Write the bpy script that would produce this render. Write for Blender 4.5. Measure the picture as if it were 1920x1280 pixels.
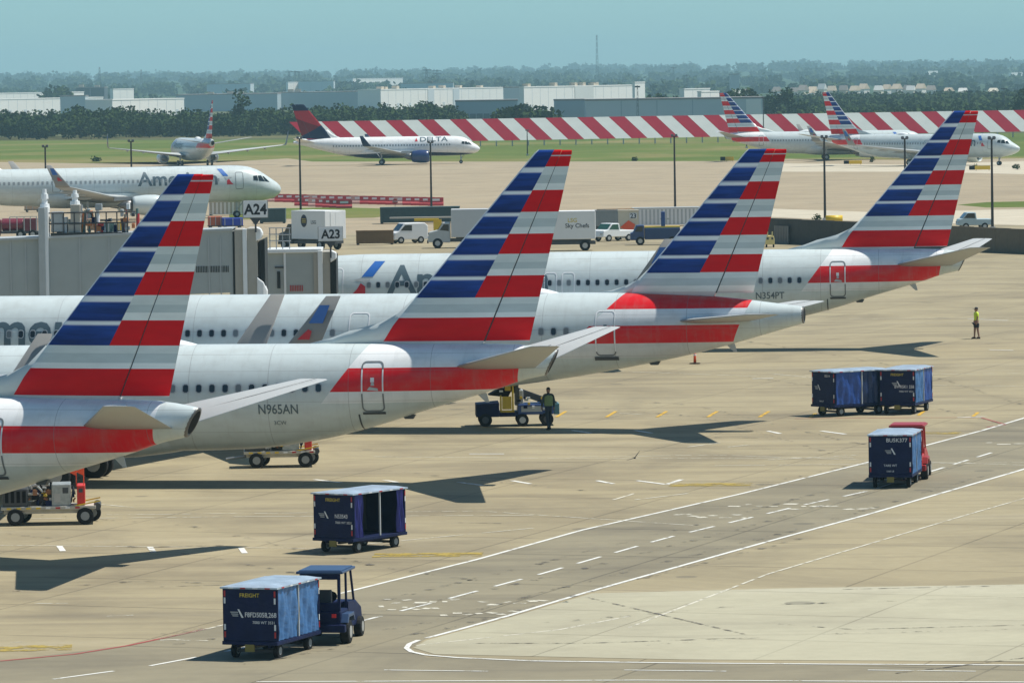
import bpy, bmesh, math, random
import numpy as np
from mathutils import Vector, Matrix
random.seed(7)
rad = math.radians
sc = bpy.context.scene
for o in list(bpy.data.objects):
    bpy.data.objects.remove(o)
COL = sc.collection
# ------------------------------------------------------------------ camera
FPX, HC, HOR, RHO = 10000.0, 14.9, 146.0, rad(0.85)
PITCH = math.atan((640 - HOR) / FPX)
_R = Vector((1, 0, 0)); _U = Vector((0, math.sin(PITCH), math.cos(PITCH))); FW = Vector((0, math.cos(PITCH), -math.sin(PITCH)))
R2 = _R * math.cos(RHO) - _U * math.sin(RHO); U2 = _R * math.sin(RHO) + _U * math.cos(RHO)
cam_data = bpy.data.cameras.new('camera'); cam = bpy.data.objects.new('camera', cam_data); COL.objects.link(cam)
m = Matrix(((R2.x, U2.x, -FW.x, 0), (R2.y, U2.y, -FW.y, 0), (R2.z, U2.z, -FW.z, HC), (0, 0, 0, 1)))
cam.matrix_world = m
cam_data.sensor_fit = 'HORIZONTAL'; cam_data.sensor_width = 36; cam_data.lens = 36 * FPX / 1920
cam_data.clip_start = 1.0; cam_data.clip_end = 40000
sc.camera = cam
# ------------------------------------------------------------------ world and sun
SUN_EL, SUN_AZ = rad(63), rad(14)     # azimuth: from image right (+X), turned this much to the far side (+Y)
w = bpy.data.worlds.new('World'); sc.world = w; w.use_nodes = True
nt = w.node_tree; nt.nodes.clear()
sky = nt.nodes.new('ShaderNodeTexSky'); sky.sky_type = 'NISHITA'; sky.sun_disc = False
sky.sun_elevation = SUN_EL; sky.sun_rotation = rad(90) - SUN_AZ
sky.altitude = 0; sky.air_density = .6; sky.dust_density = .55; sky.ozone_density = 4.0
tint = nt.nodes.new('ShaderNodeMix'); tint.data_type = 'RGBA'; tint.blend_type = 'MULTIPLY'; tint.inputs[0].default_value = 1
tint.inputs[7].default_value = (0.70, 0.98, 0.93, 1)
bg = nt.nodes.new('ShaderNodeBackground'); bg.inputs[1].default_value = 0.122
out = nt.nodes.new('ShaderNodeOutputWorld')
nt.links.new(sky.outputs[0], tint.inputs[6]); nt.links.new(tint.outputs[2], bg.inputs[0]); nt.links.new(bg.outputs[0], out.inputs[0])
sd = bpy.data.lights.new('sun', 'SUN'); sd.energy = 4.9; sd.angle = rad(0.53); sd.color = (1.0, 0.955, 0.87)
sun = bpy.data.objects.new('sun', sd); COL.objects.link(sun)
SDIR = Vector((math.cos(SUN_EL) * math.cos(SUN_AZ), math.cos(SUN_EL) * math.sin(SUN_AZ), math.sin(SUN_EL)))
sun.rotation_euler = SDIR.to_track_quat('Z', 'Y').to_euler(); sun.location = (0, 0, 200)
vs = sc.view_settings; vs.view_transform = 'Standard'; vs.look = 'None'; vs.exposure = 0.12; vs.gamma = 1.0
vs.use_curve_mapping = False
sc.render.engine = 'CYCLES'
sc.cycles.max_bounces = 6; sc.cycles.diffuse_bounces = 3; sc.cycles.glossy_bounces = 3; sc.cycles.volume_bounces = 0

# ------------------------------------------------------------------ pixel helpers (positions of real things on the ground)
def ray(px, py):
    return FW + R2 * ((px - 960) / FPX) + U2 * ((640 - py) / FPX)
ZK = [(-200, -3.3), (282, .3), (400, .3), (700, -.6), (950, -1.0), (99999, -1.0)]      # gentle drainage falls of the airfield
def zg(y):
    return float(np.interp(y, [k[0] for k in ZK], [k[1] for k in ZK]))
def G(px, py, z=0.0):
    r = ray(px, py); zz = 0.0
    for _ in range(12):
        t = (zz + z - HC) / r.z; zz = zg(r.y * t)
    return Vector((r.x * t, r.y * t, zz + z))
def W(px, py, D):
    r = ray(px, py); t = D / r.y
    return Vector((r.x * t, D, HC + r.z * t))

# ------------------------------------------------------------------ object helpers
def tag(o, label=None, cat=None, group=None, kind=None):
    if label: o['label'] = label
    if cat: o['category'] = cat
    if group: o['group'] = group
    if kind: o['kind'] = kind
    return o
def thing(name, label, cat, loc=(0, 0, 0), rz=0.0, group=None):
    o = bpy.data.objects.new(name, None); COL.objects.link(o)
    o.location = loc; o.rotation_euler = (0, 0, rz); o.empty_display_size = 0.2
    return tag(o, label, cat, group)
class MB:
    def __init__(s): s.v = []; s.f = []; s.m = []
    def quad(s, *pts, mi=0):
        n = len(s.v); s.v += [tuple(p) for p in pts]; s.f.append(tuple(range(n, n + len(pts)))); s.m.append(mi); return s
    def box(s, x0, x1, y0, y1, z0, z1, mi=0, M=None):
        n = len(s.v)
        p = [(x0, y0, z0), (x1, y0, z0), (x1, y1, z0), (x0, y1, z0), (x0, y0, z1), (x1, y0, z1), (x1, y1, z1), (x0, y1, z1)]
        if M: p = [tuple(M @ Vector(q)) for q in p]
        s.v += p
        for f in ((0, 3, 2, 1), (4, 5, 6, 7), (0, 1, 5, 4), (1, 2, 6, 5), (2, 3, 7, 6), (3, 0, 4, 7)):
            s.f.append(tuple(n + i for i in f)); s.m.append(mi)
        return s
    def cyl(s, p0, p1, r0, r1=None, n=12, mi=0, caps=True):
        r1 = r0 if r1 is None else r1
        p0 = Vector(p0); p1 = Vector(p1); d = (p1 - p0).normalized()
        a = Vector((0, 0, 1)) if abs(d.z) < .9 else Vector((1, 0, 0))
        u = d.cross(a).normalized(); v = d.cross(u); b = len(s.v)
        for p, r in ((p0, r0), (p1, r1)):
            for i in range(n):
                t = 2 * math.pi * i / n; s.v.append(tuple(p + u * (r * math.cos(t)) + v * (r * math.sin(t))))
        for i in range(n):
            j = (i + 1) % n; s.f.append((b + i, b + j, b + n + j, b + n + i)); s.m.append(mi)
        if caps:
            s.f.append(tuple(b + n - 1 - i for i in range(n))); s.m.append(mi)
            s.f.append(tuple(b + n + i for i in range(n))); s.m.append(mi)
        return s
    def loft(s, rings, mi=0, cap0=True, cap1=True, closed=True):
        b = len(s.v); n = len(rings[0])
        for r in rings: s.v += [tuple(p) for p in r]
        for k in range(len(rings) - 1):
            for i in range(n if closed else n - 1):
                j = (i + 1) % n
                s.f.append((b + k * n + i, b + k * n + j, b + (k + 1) * n + j, b + (k + 1) * n + i)); s.m.append(mi)
        if cap0: s.f.append(tuple(b + n - 1 - i for i in range(n))); s.m.append(mi)
        if cap1: s.f.append(tuple(b + (len(rings) - 1) * n + i for i in range(n))); s.m.append(mi)
        return s
    def prism(s, poly, axis, a0, a1, mi=0):
        """poly: 2D points; axis 'x': (y,z), 'y': (x,z), 'z': (x,y)"""
        def P(p, a):
            return (a, p[0], p[1]) if axis == 'x' else ((p[0], a, p[1]) if axis == 'y' else (p[0], p[1], a))
        return s.loft([[P(p, a0) for p in poly], [P(p, a1) for p in poly]], mi)
    def mesh(s, name, mats, smooth=False):
        me = bpy.data.meshes.new(name); me.from_pydata(s.v, [], s.f)
        for m in (mats if isinstance(mats, (list, tuple)) else [mats]): me.materials.append(m)
        if any(s.m): me.polygons.foreach_set('material_index', s.m)
        bm = bmesh.new(); bm.from_mesh(me); bmesh.ops.recalc_face_normals(bm, faces=bm.faces)
        if smooth:
            for f in bm.faces: f.smooth = len(f.verts) <= 4
        bm.to_mesh(me); bm.free()
        return me
    def build(s, name, mats, parent=None, smooth=False, loc=None, rot=None, bevel=0):
        return put(name, s.mesh(name, mats, smooth), parent, loc, rot, bevel)
def put(name, me, parent=None, loc=None, rot=None, bevel=0):
    o = bpy.data.objects.new(name, me); COL.objects.link(o)
    if parent is not None: o.parent = parent
    if loc is not None: o.location = loc
    if rot is not None: o.rotation_euler = rot
    if bevel:
        b = o.modifiers.new('bevel', 'BEVEL'); b.width = bevel; b.segments = 2; b.limit_method = 'ANGLE'; b.angle_limit = rad(40)
    return o
def copy_tree(o, parent=None):
    c = o.copy(); COL.objects.link(c); c.parent = parent
    for ch in KIDS(o): copy_tree(ch, c)
    return c
def KIDS(o):
    return [x for x in bpy.data.objects if x.parent == o]

# ------------------------------------------------------------------ materials
def nodes(name):
    m = bpy.data.materials.new(name); m.use_nodes = True; t = m.node_tree
    return m, t, t.nodes['Principled BSDF']
def nmath(t, op, a, b=None, c=None):
    n = t.nodes.new('ShaderNodeMath'); n.operation = op
    for i, x in enumerate((a, b, c)):
        if x is None: continue
        if isinstance(x, (int, float)): n.inputs[i].default_value = x
        else: t.links.new(x, n.inputs[i])
    return n.outputs[0]
def nmix(t, fac, a, b, mode='MIX'):
    n = t.nodes.new('ShaderNodeMix'); n.data_type = 'RGBA'; n.blend_type = mode
    for i, x in ((0, fac), (6, a), (7, b)):
        if isinstance(x, (int, float)): n.inputs[i].default_value = x
        elif isinstance(x, tuple): n.inputs[i].default_value = x if len(x) == 4 else (*x, 1)
        else: t.links.new(x, n.inputs[i])
    return n.outputs[2]
def nramp(t, fac, stops, interp='LINEAR'):
    n = t.nodes.new('ShaderNodeValToRGB'); r = n.color_ramp; r.interpolation = interp
    stops = sorted(stops, key=lambda s: s[0])
    r.elements[0].position = stops[0][0]; r.elements[0].color = (*stops[0][1], 1)
    r.elements[1].position = stops[-1][0]; r.elements[1].color = (*stops[-1][1], 1)
    for p, c in stops[1:-1]:
        e = r.elements.new(p); e.color = (*c, 1)
    t.links.new(fac, n.inputs[0]); return n.outputs[0]
def nnoise(t, vec, scale, detail=4, rough=.55, dist=0):
    n = t.nodes.new('ShaderNodeTexNoise'); n.inputs['Scale'].default_value = scale; n.inputs['Detail'].default_value = detail
    n.inputs['Roughness'].default_value = rough; n.inputs['Distortion'].default_value = dist
    if vec is not None: t.links.new(vec, n.inputs['Vector'])
    return n.outputs[0]
def ncoord(t, kind='Object', scale=None):
    n = t.nodes.new('ShaderNodeTexCoord'); o = n.outputs[kind]
    if scale:
        mp = t.nodes.new('ShaderNodeMapping'); mp.inputs['Scale'].default_value = scale; t.links.new(o, mp.inputs[0]); o = mp.outputs[0]
    return o
def nxyz(t, vec):
    n = t.nodes.new('ShaderNodeSeparateXYZ'); t.links.new(vec, n.inputs[0]); return n.outputs
_mc = {}
def mat(name, col, rough=.5, metal=0., spec=.5, var=.12, vscale=3.0, bump=0., trans=0.):
    if name in _mc: return _mc[name]
    m, t, p = nodes(name)
    p.inputs['Roughness'].default_value = rough; p.inputs['Metallic'].default_value = metal
    p.inputs['Specular IOR Level'].default_value = spec
    c = ncoord(t)
    if var:
        f = nnoise(t, c, vscale, 5)
        k = nmath(t, 'MULTIPLY_ADD', f, 2 * var, 1 - var)
        cc = t.nodes.new('ShaderNodeCombineXYZ')
        for i in range(3): t.links.new(k, cc.inputs[i])
        t.links.new(nmix(t, 1.0, (*col, 1), cc.outputs[0], 'MULTIPLY'), p.inputs['Base Color'])
    else:
        p.inputs['Base Color'].default_value = (*col, 1)
    if bump:
        b = t.nodes.new('ShaderNodeBump'); b.inputs['Strength'].default_value = bump; b.inputs['Distance'].default_value = .05
        t.links.new(nnoise(t, c, vscale * 4, 4), b.inputs['Height']); t.links.new(b.outputs[0], p.inputs['Normal'])
    if trans:
        p.inputs['Transmission Weight'].default_value = trans
    _mc[name] = m
    return m
SILVER = (.58, .645, .64); WHITE = (.84, .85, .84); RED = (.70, .003, .010); BLUE = (.018, .055, .21); DGREY = (.10, .12, .13)
M_dark = mat('dark_rubber', (.012, .013, .014), .8, spec=.3)
M_black = mat('black_void', (.006, .006, .007), .7, spec=.2, var=0)
M_rim = mat('wheel_rim_grey', (.45, .45, .43), .45, .3)
M_glass = mat('dark_glass', (.012, .018, .022), .08, spec=.6, var=0)
M_wwhite = mat('white_paint', WHITE, .35, var=.06)
M_silver = mat('silver_paint', SILVER, .3, var=.04)
M_grey = mat('mid_grey_paint', (.26, .28, .285), .45)
M_lgrey = mat('light_grey_paint', (.45, .47, .465), .45)
M_dgrey = mat('dark_grey_paint', (.06, .065, .07), .5)
M_red = mat('red_paint', (.45, .02, .025), .4)
M_orange = mat('orange_paint', (.85, .10, .02), .5)
M_yellow = mat('yellow_paint', (.72, .48, .02), .45)
M_navy = mat('navy_paint', (.006, .013, .058), .55, spec=.2, var=.45, vscale=2.2, bump=.35)
M_steel = mat('galvanised_steel', (.35, .36, .36), .4, .6)
M_wing = mat('wing_grey', (.43, .45, .45), .6, spec=.2, var=.06)
M_title = mat('title_grey', (.085, .13, .155), .4, var=0)
M_text_w = mat('white_print', (.75, .76, .76), .5, var=0)
M_text_k = mat('black_print', (.015, .016, .02), .5, var=0)
M_text_y = mat('yellow_print', (.65, .5, .05), .5, var=0)
M_lens = mat('tail_lamp_red', (.7, .01, .01), .3, var=0)

# ------------------------------------------------------------------ lettering
def text_mesh(s, height, bold=0.0):
    cu = bpy.data.curves.new('lettering', 'FONT'); cu.body = s; cu.size = 1.0; cu.offset = bold; cu.resolution_u = 3
    o = bpy.data.objects.new('lettering', cu); COL.objects.link(o)
    dg = bpy.context.evaluated_depsgraph_get(); dg.update()
    me = bpy.data.meshes.new_from_object(o.evaluated_get(dg))
    bpy.data.objects.remove(o); bpy.data.curves.remove(cu)
    n = len(me.vertices); co = np.zeros(n * 3); me.vertices.foreach_get('co', co); co = co.reshape(-1, 3)
    k = height / 0.70
    co *= k; co[:, 0] -= co[:, 0].min() if n else 0
    me.vertices.foreach_set('co', co.ravel()); me.update()
    return me, (co[:, 0].max() if n else 0)
def flat_text(name, s, height, mat_, parent, loc, rot, bold=0.0, center=True, sx=1.0):
    """text in the local XZ plane facing -Y before rot"""
    me, wd = text_mesh(s, height, bold)
    for v in me.vertices:
        x = (v.co.x - (wd / 2 if center else 0)) * sx; v.co = Vector((x, 0, v.co.y))
    me.materials.clear(); me.materials.append(mat_)
    return put(name, me, parent, loc, rot)
# ================================================================== aircraft
def smooth_stations(st):
    a = np.array(st, float); xs = a[:, 0]
    X = np.unique(np.concatenate([np.linspace(0, 1.2, 10), np.linspace(1.2, 6, 14), np.arange(6, xs[-1], .6), [xs[-1]]]))
    outp = [X]
    for k in range(1, 4):
        y = a[:, k]; d = np.diff(y) / np.diff(xs); mm = np.zeros(len(xs)); mm[0] = d[0]; mm[-1] = d[-1]
        for i in range(1, len(xs) - 1):
            mm[i] = 0 if d[i - 1] * d[i] <= 0 else 2 * d[i - 1] * d[i] / (d[i - 1] + d[i])
        idx = np.clip(np.searchsorted(xs, X) - 1, 0, len(xs) - 2)
        h = xs[idx + 1] - xs[idx]; t = (X - xs[idx]) / h
        Y = (2 * t**3 - 3 * t**2 + 1) * y[idx] + (t**3 - 2 * t**2 + t) * h * mm[idx] + (-2 * t**3 + 3 * t**2) * y[idx + 1] + (t**3 - t**2) * h * mm[idx + 1]
        outp.append(Y)
    return outp          # X, zb, zt, hw
class Hull:
    def __init__(s, st, shear=0., x0=36.0):
        s.k = shear; s.x0 = x0; s.X, s.zb, s.zt, s.hw = smooth_stations(st)
    def at(s, x):
        zb = np.interp(x, s.X, s.zb); zt = np.interp(x, s.X, s.zt); hw = np.interp(x, s.X, s.hw)
        return (zb + zt) / 2, (zt - zb) / 2, hw
    def y(s, x, z):
        zc, hh, hw = s.at(x); q = max(0., 1 - ((z - zc) / hh) ** 2); return hw * math.sqrt(q)
    def pt(s, x, z, side, off=.012):
        zc, hh, hw = s.at(x); y = s.y(x, z)
        n = Vector((0, y / hw ** 2, (z - zc) / hh ** 2)); n.normalize() if n.length else None
        return Vector((x, side * (y + n.y * off), z + n.z * off))
    def build(s, n=56):
        mb = MB(); rings = []
        for x, b, t, h in zip(s.X, s.zb, s.zt, s.hw):
            zc, hh = (b + t) / 2, (t - b) / 2
            k = s.k * max(0., min(1., (x - s.x0) / 2.0)); rings.append([(x + k * hh * math.cos(2 * math.pi * i / n), h * math.sin(2 * math.pi * i / n), zc + hh * math.cos(2 * math.pi * i / n)) for i in range(n)])
        return mb.loft(rings)
def wrap_poly(hull, polys, side, parent, name, m, off=.014, step=.11):
    """polys: list of 2D (x,z) outlines laid on the fuselage side"""
    bm = bmesh.new()
    for p in polys:
        bm.faces.new([bm.verts.new((q[0], 0, q[1])) for q in p])
    return _wrap(hull, bm, side, parent, name, m, off, step)
def _wrap(hull, bm, side, parent, name, m, off, step, stepx=.6):
    zs = [v.co.z for v in bm.verts]; xs = [v.co.x for v in bm.verts]
    if not zs: return
    for lo, hi, ax, stp in ((min(zs), max(zs), 2, step), (min(xs), max(xs), 0, stepx)):
        k = lo + stp
        while k < hi:
            co = [0, 0, 0]; no = [0, 0, 0]; co[ax] = k; no[ax] = 1
            bmesh.ops.bisect_plane(bm, geom=bm.verts[:] + bm.edges[:] + bm.faces[:], plane_co=co, plane_no=no); k += stp
    for v in bm.verts: v.co = hull.pt(v.co.x, v.co.z, side, off)
    bmesh.ops.recalc_face_normals(bm, faces=bm.faces)
    me = bpy.data.meshes.new(name); bm.to_mesh(me); bm.free()
    for mm in (m if isinstance(m, (list, tuple)) else [m]): me.materials.append(mm)
    o = put(name, me, parent); return o
def wrap_text(hull, s, x0, zb, height, side, parent, m, bold=.0, name='lettering', length=None):
    me, wd = text_mesh(s, height, bold)
    bm = bmesh.new(); bm.from_mesh(me); bpy.data.meshes.remove(me)
    k = 1.0 if length is None else length / wd
    for v in bm.verts:
        v.co = Vector((x0 + v.co.x * k if side < 0 else x0 - v.co.x * k, 0, zb + v.co.y))
    return _wrap(hull, bm, side, parent, name, m, .014, max(.09, height / 10))
def ring_outline(hull, x0, x1, z0, z1, side, parent, name, mats, wd=.055, r=.16, zred=None):
    def rr(d):
        pts = []
        for cx, cz, a0 in ((x1 - r, z1 - r, 0), (x0 + r, z1 - r, 90), (x0 + r, z0 + r, 180), (x1 - r, z0 + r, 270)):
            for k in range(5):
                a = rad(a0 + k * 22.5); pts.append((cx + (r + d) * math.cos(a), cz + (r + d) * math.sin(a)))
        dense = []
        for i in range(len(pts)):
            a, b = pts[i], pts[(i + 1) % len(pts)]; L = math.dist(a, b); n = max(1, int(L / .1))
            if n > 3: n = 12
            dense += [(a[0] + (b[0] - a[0]) * j / n, a[1] + (b[1] - a[1]) * j / n) for j in range(n)]
        return dense
    A, B = rr(-wd / 2), rr(wd / 2); mb = MB(); n = len(A)
    for i in range(n):
        j = (i + 1) % n; zz = (A[i][1] + A[j][1]) / 2
        mi = 1 if (zred and zred[0] < zz < zred[1]) else 0
        mb.quad(*[hull.pt(p[0], p[1], side, .014) for p in (A[i], A[j], B[j], B[i])], mi=mi)
    return mb.build(name, mats, parent)
def foil(o, c, nrm, t, n=9):
    o = Vector(o); nrm = Vector(nrm).normalized(); up = []; lo = []
    for i in range(n + 1):
        x = .5 * (1 - math.cos(math.pi * i / n))
        y = 5 * t * (.2969 * math.sqrt(x) - .126 * x - .3516 * x**2 + .2843 * x**3 - .1036 * x**4)
        up.append(o + Vector((x * c, 0, 0)) + nrm * (y * c)); lo.append(o + Vector((x * c, 0, 0)) - nrm * (y * c * .85))
    return up + lo[-2:0:-1]
def foil_part(secs, name, m, parent, mi=0):
    return MB().loft([foil(*s) for s in secs]).build(name, m, parent, smooth=True)

B737 = dict(
    L=38.0, crown=5.3,
    st=[(0, 2.72, 2.78, .03), (.12, 2.45, 3.0, .3), (.4, 2.2, 3.22, .55), (1., 1.9, 3.55, .93), (1.8, 1.66, 3.98, 1.27), (2.6, 1.5, 4.55, 1.52), (3.6, 1.38, 5.02, 1.72),
        (5., 1.3, 5.26, 1.84), (6.5, 1.28, 5.3, 1.88), (24.0, 1.26, 5.3, 1.88), (26.5, 1.33, 5.3, 1.86), (29.2, 1.68, 5.3, 1.75), (31.2, 2.16, 5.3, 1.54), (33.2, 2.77, 5.29, 1.22),
        (35.3, 3.37, 5.26, .86), (36.6, 3.75, 5.22, .60), (37.4, 3.95, 5.12, .46), (38., 4.06, 5.0, .34)], shear=.5,
    fin=dict(z0=5.1, z1=12.5, le1=37.55, kle=.865, te0=37.15, te1=38.9, zte0=5.3),
    rows=[12.5, 11.85, 10.97, 10.18, 9.35, 8.57, 7.78, 7.0, 6.19, 5.32], finred=True,
    dorsal=[(28.7, 5.3), (29.6, 5.52), (30.3, 5.78), (31.35, 6.04), (32.1, 6.38), (32.75, 6.98)],
    reds=[(3.53, 4.42)], redfront=(30.47, 4.42, .76), redend=(36.75, 4.0, .2), lightband=(3.11, 3.53),
    stab=dict(root=(34.2, 3.3, .85, 4.42), tip=(38.4, 1.1, 7.17, 5.5)),
    wing=[(1.6, 12.6, 7.9, 1.95, .13), (5.4, 15.4, 4.9, 2.4, .12), (17.0, 21.4, 1.6, 3.75, .10)],
    let=dict(h=2.7, out=.42, c0=1.6, c1=.6, sweep=1.75), eng=(4.83, 10.7, 1.5, 1.02, 4.2), gear=dict(nose=(4.0, .34, .22), main=(19.6, .56, 2.86)),
    door=(31.02, 31.8, 2.82, 4.66), doors=[(4.3, 5.15, 2.75, 4.6), (15.9, 16.55, 3.15, 4.25), (16.85, 17.5, 3.15, 4.25)], win=(6.2, 29.4, .508, 3.72), skip=[], title=(7.5, 3.28, 1.45, 8.6), reg=(27.1, 2.76, .36), radome=22.9, eagle=(5.6, 3.2))
A321 = dict(
    L=44.5, crown=5.86,
    st=[(0, 3.05, 3.12, .03), (.1, 2.75, 3.4, .34), (.4, 2.42, 3.75, .7), (1., 2.1, 4.2, 1.1), (1.8, 1.92, 4.75, 1.45), (2.8, 1.82, 5.35, 1.72),
        (4., 1.76, 5.72, 1.9), (5.5, 1.73, 5.85, 1.97), (7, 1.72, 5.86, 1.975), (29., 1.72, 5.86, 1.975), (31., 1.8, 5.86, 1.95), (32.2, 1.93, 5.86, 1.9), (34.35, 2.22, 5.86, 1.76), (36.6, 2.6, 5.84, 1.55),
        (39.9, 3.25, 5.72, 1.12), (41.8, 3.74, 5.55, .8), (43., 4.08, 5.4, .58), (44.5, 4.5, 5.2, .35)],
    fin=dict(z0=5.5, z1=11.87, le1=42.18, kle=.86, te0=42.35, te1=43.88, zte0=5.75),
    rows=[11.87, 11.27, 10.5, 9.75, 8.97, 8.2, 7.42, 6.67, 5.84], finred=False,
    dorsal=[(35.6, 5.84), (36.3, 5.95), (36.9, 6.13), (37.4, 6.4), (37.8, 6.78)],
    reds=[(5.13, 5.87), (3.75, 4.44)], redfront=(36.2, 5.13, 1.0), redend=(42.1, 5.0, .45), lightband=(4.44, 5.13),
    stab=dict(root=(38.9, 3.4, .95, 4.68), tip=(43.0, 1.45, 6.22, 5.15)),
    wing=[(1.7, 17.1, 7.6, 2.35, .13), (6.3, 20.1, 4.0, 2.8, .12), (16.9, 26.0, 1.6, 4.1, .10)],
    let=dict(h=2.4, out=.6, c0=1.6, c1=.6, sweep=1.9), eng=(5.75, 14.6, 1.72, 1.05, 4.4), gear=dict(nose=(5.1, .38, .22), main=(22.4, .58, 3.8)),
    door=(35.85, 36.65, 3.25, 5.12), doors=[(4.6, 5.45, 3.25, 5.1), (25.2, 26.05, 3.25, 5.1)], win=(6.9, 34.6, .533, 4.28), skip=[(25.0, 26.3)], title=(7.5, 3.78, 1.5, 9.0), reg=(32.6, 3.1, .42), radome=32.5, eagle=(5.7, 3.75))
A220 = dict(
    L=35.0, crown=5.2,
    st=[(0, 2.72, 2.78, .03), (.12, 2.45, 3.0, .3), (.5, 2.15, 3.35, .62), (1.2, 1.9, 3.8, 1.0), (2.2, 1.7, 4.5, 1.38), (3.4, 1.58, 5.0, 1.62), (5., 1.52, 5.17, 1.73), (6.5, 1.5, 5.2, 1.75),
        (22., 1.5, 5.2, 1.75), (25., 1.75, 5.2, 1.65), (28., 2.4, 5.12, 1.35), (31., 3.2, 4.95, .9), (33.5, 3.85, 4.75, .5), (35., 4.2, 4.6, .2)],
    fin=dict(z0=5.0, z1=11.5, le1=32.9, kle=.82, te0=33.2, te1=35.2, zte0=5.0), rows=None,
    dorsal=[(26.2, 5.2), (27., 5.5), (27.8, 6.0), (28.5, 6.7)],
    stab=dict(root=(30.8, 3.2, .9, 4.4), tip=(33.6, 1.2, 6.2, 5.2)),
    wing=[(1.5, 12.2, 6.6, 1.8, .13), (5., 14.6, 3.8, 2.3, .12), (16.2, 20.0, 1.5, 3.7, .10)],
    let=dict(h=1.9, out=.6, c0=1.5, c1=.6, sweep=1.3), eng=(4.9, 9.6, 1.5, 1.12, 4.2), gear=dict(nose=(3.6, .34, .2), main=(18.4, .52, 3.1)),
    door=None, doors=[], win=(5.6, 27.4, .53, 3.6), skip=[], title=None, reg=None, radome=None, eagle=None)
def half(z): return max(0., min(1., z / 16.))
def hull_material(name, sp, livery):
    m, t, p = nodes(name); c = ncoord(t); x, y, z = nxyz(t, c)
    p.inputs['Roughness'].default_value = .34; p.inputs['Specular IOR Level'].default_value = .3
    grime = nnoise(t, ncoord(t, 'Object', (.5, .6, 1.2)), 2.2, 6)
    if livery == 'aa':
        # belly slightly duller with film of dirt, tail bands printed by height
        stops = [(0, SILVER)]
        lo, hi = sp['lightband']
        for a, b in sorted(sp['reds']):
            stops += [(half(a), RED), (half(b), WHITE)]
        if sp['finred']:
            stops = [(0, SILVER), (half(lo), (.76, .78, .77))] + stops[1:]
        else:
            stops = [(0, SILVER), (half(3.1), (.68, .70, .70)), (half(3.75), RED), (half(4.44), (.62, .65, .67)), (half(4.8), (.74, .76, .77)), (half(5.13), RED), (half(5.9), WHITE)]
        tail = nramp(t, nmath(t, 'DIVIDE', z, 16.), stops, 'CONSTANT')
        x0, z0, k = sp['redfront']; xe, ze, ke = sp['redend']
        f1 = nmath(t, 'GREATER_THAN', x, nmath(t, 'MULTIPLY_ADD', nmath(t, 'SUBTRACT', z, z0), k, x0))
        f2 = nmath(t, 'LESS_THAN', x, nmath(t, 'MULTIPLY_ADD', nmath(t, 'SUBTRACT', z, ze), ke, xe))
        base = nmix(t, nmath(t, 'MULTIPLY', f1, f2), (*SILVER, 1), tail)
    else:
        f1 = nmath(t, 'LESS_THAN', z, nmath(t, 'MULTIPLY_ADD', nmath(t, 'ABSOLUTE', nmath(t, 'SUBTRACT', x, 13.)), -.035, 2.35))
        base = nmix(t, f1, (*WHITE, 1), (.006, .012, .05, 1))
    # panel joints
    fr = nmath(t, 'FRACT', nmath(t, 'DIVIDE', x, 3.05)); ln = nmath(t, 'LESS_THAN', fr, .008)
    base = nmix(t, nmath(t, 'MULTIPLY', ln, .45), base, (.2, .2, .2, 1))
    for zz in (2.05, 3.2, 4.35, 4.95):
        lz = nmath(t, 'LESS_THAN', nmath(t, 'ABSOLUTE', nmath(t, 'SUBTRACT', z, zz)), .009)
        base = nmix(t, nmath(t, 'MULTIPLY', lz, .38), base, (.2, .2, .2, 1))
    streak = nnoise(t, ncoord(t, 'Object', (2.2, .3, .35)), 2.0, 5, .65)
    base = nmix(t, nmath(t, 'MULTIPLY', nramp_val(t, streak, .52, .8), .22), base, (.30, .30, .28, 1))
    bp = t.nodes.new('ShaderNodeBump'); bp.inputs['Strength'].default_value = .25; bp.inputs['Distance'].default_value = .02
    t.links.new(nnoise(t, ncoord(t, 'Object', (1.1, .5, 2.0)), 1.0, 2), bp.inputs['Height']); t.links.new(bp.outputs[0], p.inputs['Normal'])
    dirt = nmath(t, 'MULTIPLY', nramp_val(t, grime, .45, .75), .22)
    base = nmix(t, dirt, base, (.28, .27, .24, 1))
    t.links.new(base, p.inputs['Base Color'])
    return m
def nramp_val(t, v, a, b):
    n = t.nodes.new('ShaderNodeMapRange'); n.inputs[1].default_value = a; n.inputs[2].default_value = b; t.links.new(v, n.inputs[0]); return n.outputs[0]
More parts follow.
